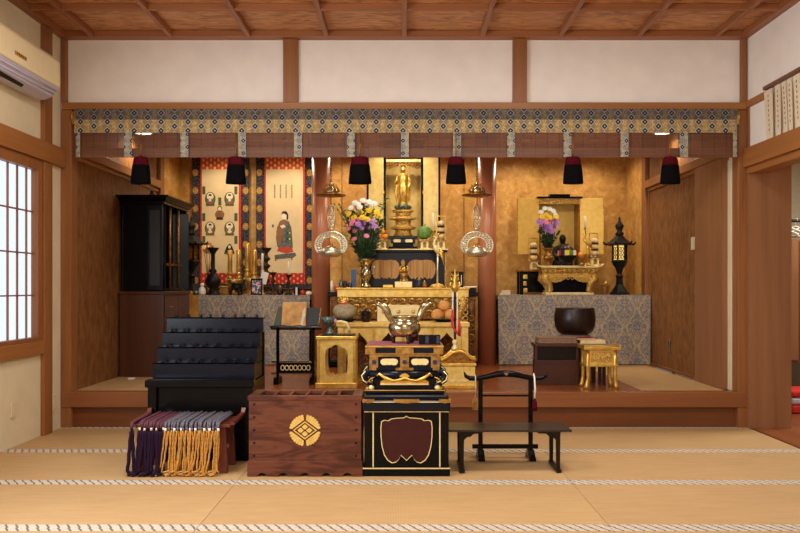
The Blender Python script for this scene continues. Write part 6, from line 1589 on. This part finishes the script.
# ================================================================== HANGING LANTERNS
hp = None
for px, lb in ((331, 'hanging openwork metal lantern with hat-shaped canopy, left of altar'), (477, 'hanging openwork metal lantern with hat-shaped canopy, right of altar')):
    Y = 8.05; zb = Z(258, Y)
    loc = (X(px, Y), Y, zb)
    if hp is None:
        hp = thing('hanging_lantern', lb, 'lantern', loc, 0, 'pair of hanging lanterns'); k = Y / F
        zc = Z(245, Y) - zb
        ring = MB(); R = .172; r = .105
        def cres(a): return a
        N = 40; out = []; inn = []
        for i in range(N + 1):
            a = math.radians(-38 + 256 * i / N); out.append((R * math.cos(a), zc + R * .82 * math.sin(a))); inn.append((r * math.cos(a), zc - .01 + r * .9 * math.sin(a)))
        poly = out + inn[::-1]
        # openwork ring: outline rails plus curls between them
        ring.tube([(x_, 0, z_) for x_, z_ in out], .009, 6); ring.tube([(x_, 0, z_) for x_, z_ in inn], .009, 6)
        ring.tube([(out[0][0], 0, out[0][1]), (inn[0][0], 0, inn[0][1])], .009, 6); ring.tube([(out[-1][0], 0, out[-1][1]), (inn[-1][0], 0, inn[-1][1])], .009, 6)
        for i in range(1, N, 2):
            ox, oz = out[i]; ix, iz = inn[i]
            for f in (.27, .73):
                cx = ix + (ox - ix) * f; cz = iz + (oz - iz) * f
                ring.tube([(cx + .0135 * math.cos(a), .003 * math.cos(3 * a), cz + .0135 * math.sin(a)) for a in [2 * PI * j / 7 for j in range(7)]], .0058, 5, closed=True)
        ring.build('openwork_ring', M['silver'], hp)
        MB().lathe([(.03, .008), (.09, .016), (.115, .045), (.113, .085), (.1, .094), (.104, .104), (.09, .104), (.085, .085), (.01, .06)], (0, 0, 0), 26).build('oil_bowl', M['silver'], hp)
        MB().lathe([(.062, .1), (.05, .12), (.03, .13), (.015, .135), (.022, .15), (.001, .17)], (0, 0, 0), 18).build('bowl_lid', M['gold_red'], hp)
        z1 = Z(228, Y) - zb; z2 = Z(207, Y) - zb
        pn = MB()
        for s in (-1, 1): pn.tube([(s * .032, 0, z1), (s * .038, 0, (z1 + z2) / 2), (s * .032, 0, z2)], .007, 6)
        for q in range(5):
            for s in (-.016, .016): pn.tube([(s + .013 * math.cos(a), 0, z1 + .02 + q * (z2 - z1 - .04) / 4 + .016 * math.sin(a)) for a in [2 * PI * j / 7 for j in range(7)]], .0055, 5, closed=True)
        pn.tube([(-.034, 0, z2), (0, 0, z2 + .02), (.034, 0, z2)], .008, 6); pn.tube([(-.034, 0, z1), (0, 0, z1 - .015), (.034, 0, z1)], .008, 6)
        pn.build('openwork_pendant', M['silver'], hp)
        zt = Z(197, Y) - zb
        MB().tube([(0, 0, z2 + .01), (0, 0, zt)], .006, 6).build('upper_link', M['gold_dark'], hp); MB().tube([(0, 0, zc + R * .8), (0, 0, z1 - .01)], .006, 6).build('lower_link', M['gold_dark'], hp)
        MB().lathe([(.06, zt + .004), (.155, zt + .012), (.165, zt + .02), (.15, zt + .026), (.08, zt + .034), (.07, zt + .03)], (0, 0, 0), 30).build('canopy_brim', M['gold_dark'], hp)
        MB().lathe([(.07, zt + .034), (.075, zt + .06), (.055, zt + .088), (.03, zt + .098), (.012, zt + .11), (.02, zt + .125), (.012, zt + .15), (.001, zt + .18)], (0, 0, 0), 18, lob=6, la=.12).build('canopy_dome', M['brass'], hp)
        pt = MB()
        for q in range(5):
            a = 2 * PI * q / 5 + .3; pt.tube([(.075 * math.cos(a), .075 * math.sin(a), zt + .04), (.09 * math.cos(a), .09 * math.sin(a), zt + .075), (.05 * math.cos(a), .05 * math.sin(a), zt + .125), (.065 * math.cos(a), .065 * math.sin(a), zt + .14)], [.012, .012, .009, .005], 6)
        pt.build('canopy_petal', M['gold_dark'], hp)
        ch = MB(); z = zt + .175; kk = 0
        while z < AC - zb - .01:
            T = Matrix.Translation((0, 0, z)) @ Matrix.Rotation(PI / 2 * (kk % 2), 4, 'Z')
            ch.tube([(.011 * math.cos(a), 0, .018 * math.sin(a)) for a in [2 * PI * j / 8 for j in range(8)]], .0042, 5, closed=True, T=T); z += .03; kk += 1
        ch.build('chain', M['iron'], hp)
    else: dup(hp, loc, 0, lb)

# ================================================================== LIGHT AND CAMERA
def area(name, loc, rot, sx, sy, e, c):
    l = bpy.data.lights.new(name, 'AREA'); l.shape = 'RECTANGLE'; l.size = sx; l.size_y = sy; l.energy = e; l.color = c
    o = bpy.data.objects.new(name, l); COL.objects.link(o); o.location = loc; o.rotation_euler = rot; return o
def spot(name, loc, e, c, ang=150, target=None):
    l = bpy.data.lights.new(name, 'SPOT'); l.energy = e; l.color = c; l.spot_size = math.radians(ang); l.spot_blend = .6; l.shadow_soft_size = .08
    o = bpy.data.objects.new(name, l); COL.objects.link(o); o.location = loc
    if target is not None:
        d = Vector(target) - Vector(loc); o.rotation_euler = d.to_track_quat('-Z', 'Y').to_euler()
    return o
WARM = (1.0, .84, .60); SOFT = (1.0, .95, .87)
area('room_lamp', (-1.3, 4.3, 3.40), (0, 0, 0), .8, .8, 56, SOFT)
area('room_lamp', (1.3, 4.3, 3.40), (0, 0, 0), .8, .8, 56, SOFT)
area('room_lamp', (0, 1.0, 3.40), (0, 0, 0), 1.4, .9, 38, SOFT)
pl_ = bpy.data.lights.new('ceiling_fill_light', 'POINT'); pl_.energy = 60; pl_.color = SOFT; pl_.shadow_soft_size = .22  # unseen fill light added to brighten ceiling and upper wall
po = bpy.data.objects.new('ceiling_fill_light', pl_); COL.objects.link(po); po.location = (0, 2.4, 2.75)
area('window_daylight', (XL + .12, 2.2, 1.5), (0, -PI / 2, 0), 1.3, 3.5, 150, (.82, .90, 1.0))
area('rear_fill_light', (0, YR + .05, 1.7), (PI / 2, 0, 0), 4.5, 1.8, 45, (1.0, .97, .93))  # added soft frontal fill; the rear wall has no window
for xx, tx in ((-1.7, -1.9), (-.5, -.25), (.5, .25), (1.7, 1.9)): spot('recess_front_light', (xx, 7.25, AC - .04), 70, (1.0, .90, .72), 75, (tx, 9.0, 1.3))
for xx in (-2.84, 2.84): spot('recess_lamp', (xx, 8.2, 2.90), 40, WARM)
for xx, yy, lb in DL: spot('recess_downlight', (xx, yy, AC - .04), 42, WARM)
w = bpy.data.worlds.new('World'); sc.world = w; w.use_nodes = True
w.node_tree.nodes['Background'].inputs[0].default_value = (.9, .85, .8, 1); w.node_tree.nodes['Background'].inputs[1].default_value = .15
area('corridor_lamp', (4.3, 6.9, 2.85), (0, 0, 0), .5, .5, 60, SOFT)
cam = bpy.data.cameras.new('Camera'); co = bpy.data.objects.new('Camera', cam); COL.objects.link(co)
co.location = (0, 0, HC); co.rotation_euler = (PI / 2, 0, 0)
cam.sensor_width = 36; cam.lens = 36 * F / 800; cam.shift_x = -3 / 800; cam.shift_y = 20.5 / 800; cam.clip_start = .05
sc.camera = co
sc.view_settings.view_transform = 'Standard'; sc.view_settings.look = 'None'; sc.view_settings.gamma = 1; sc.view_settings.exposure = -0.08
sc.view_settings.use_curve_mapping = False
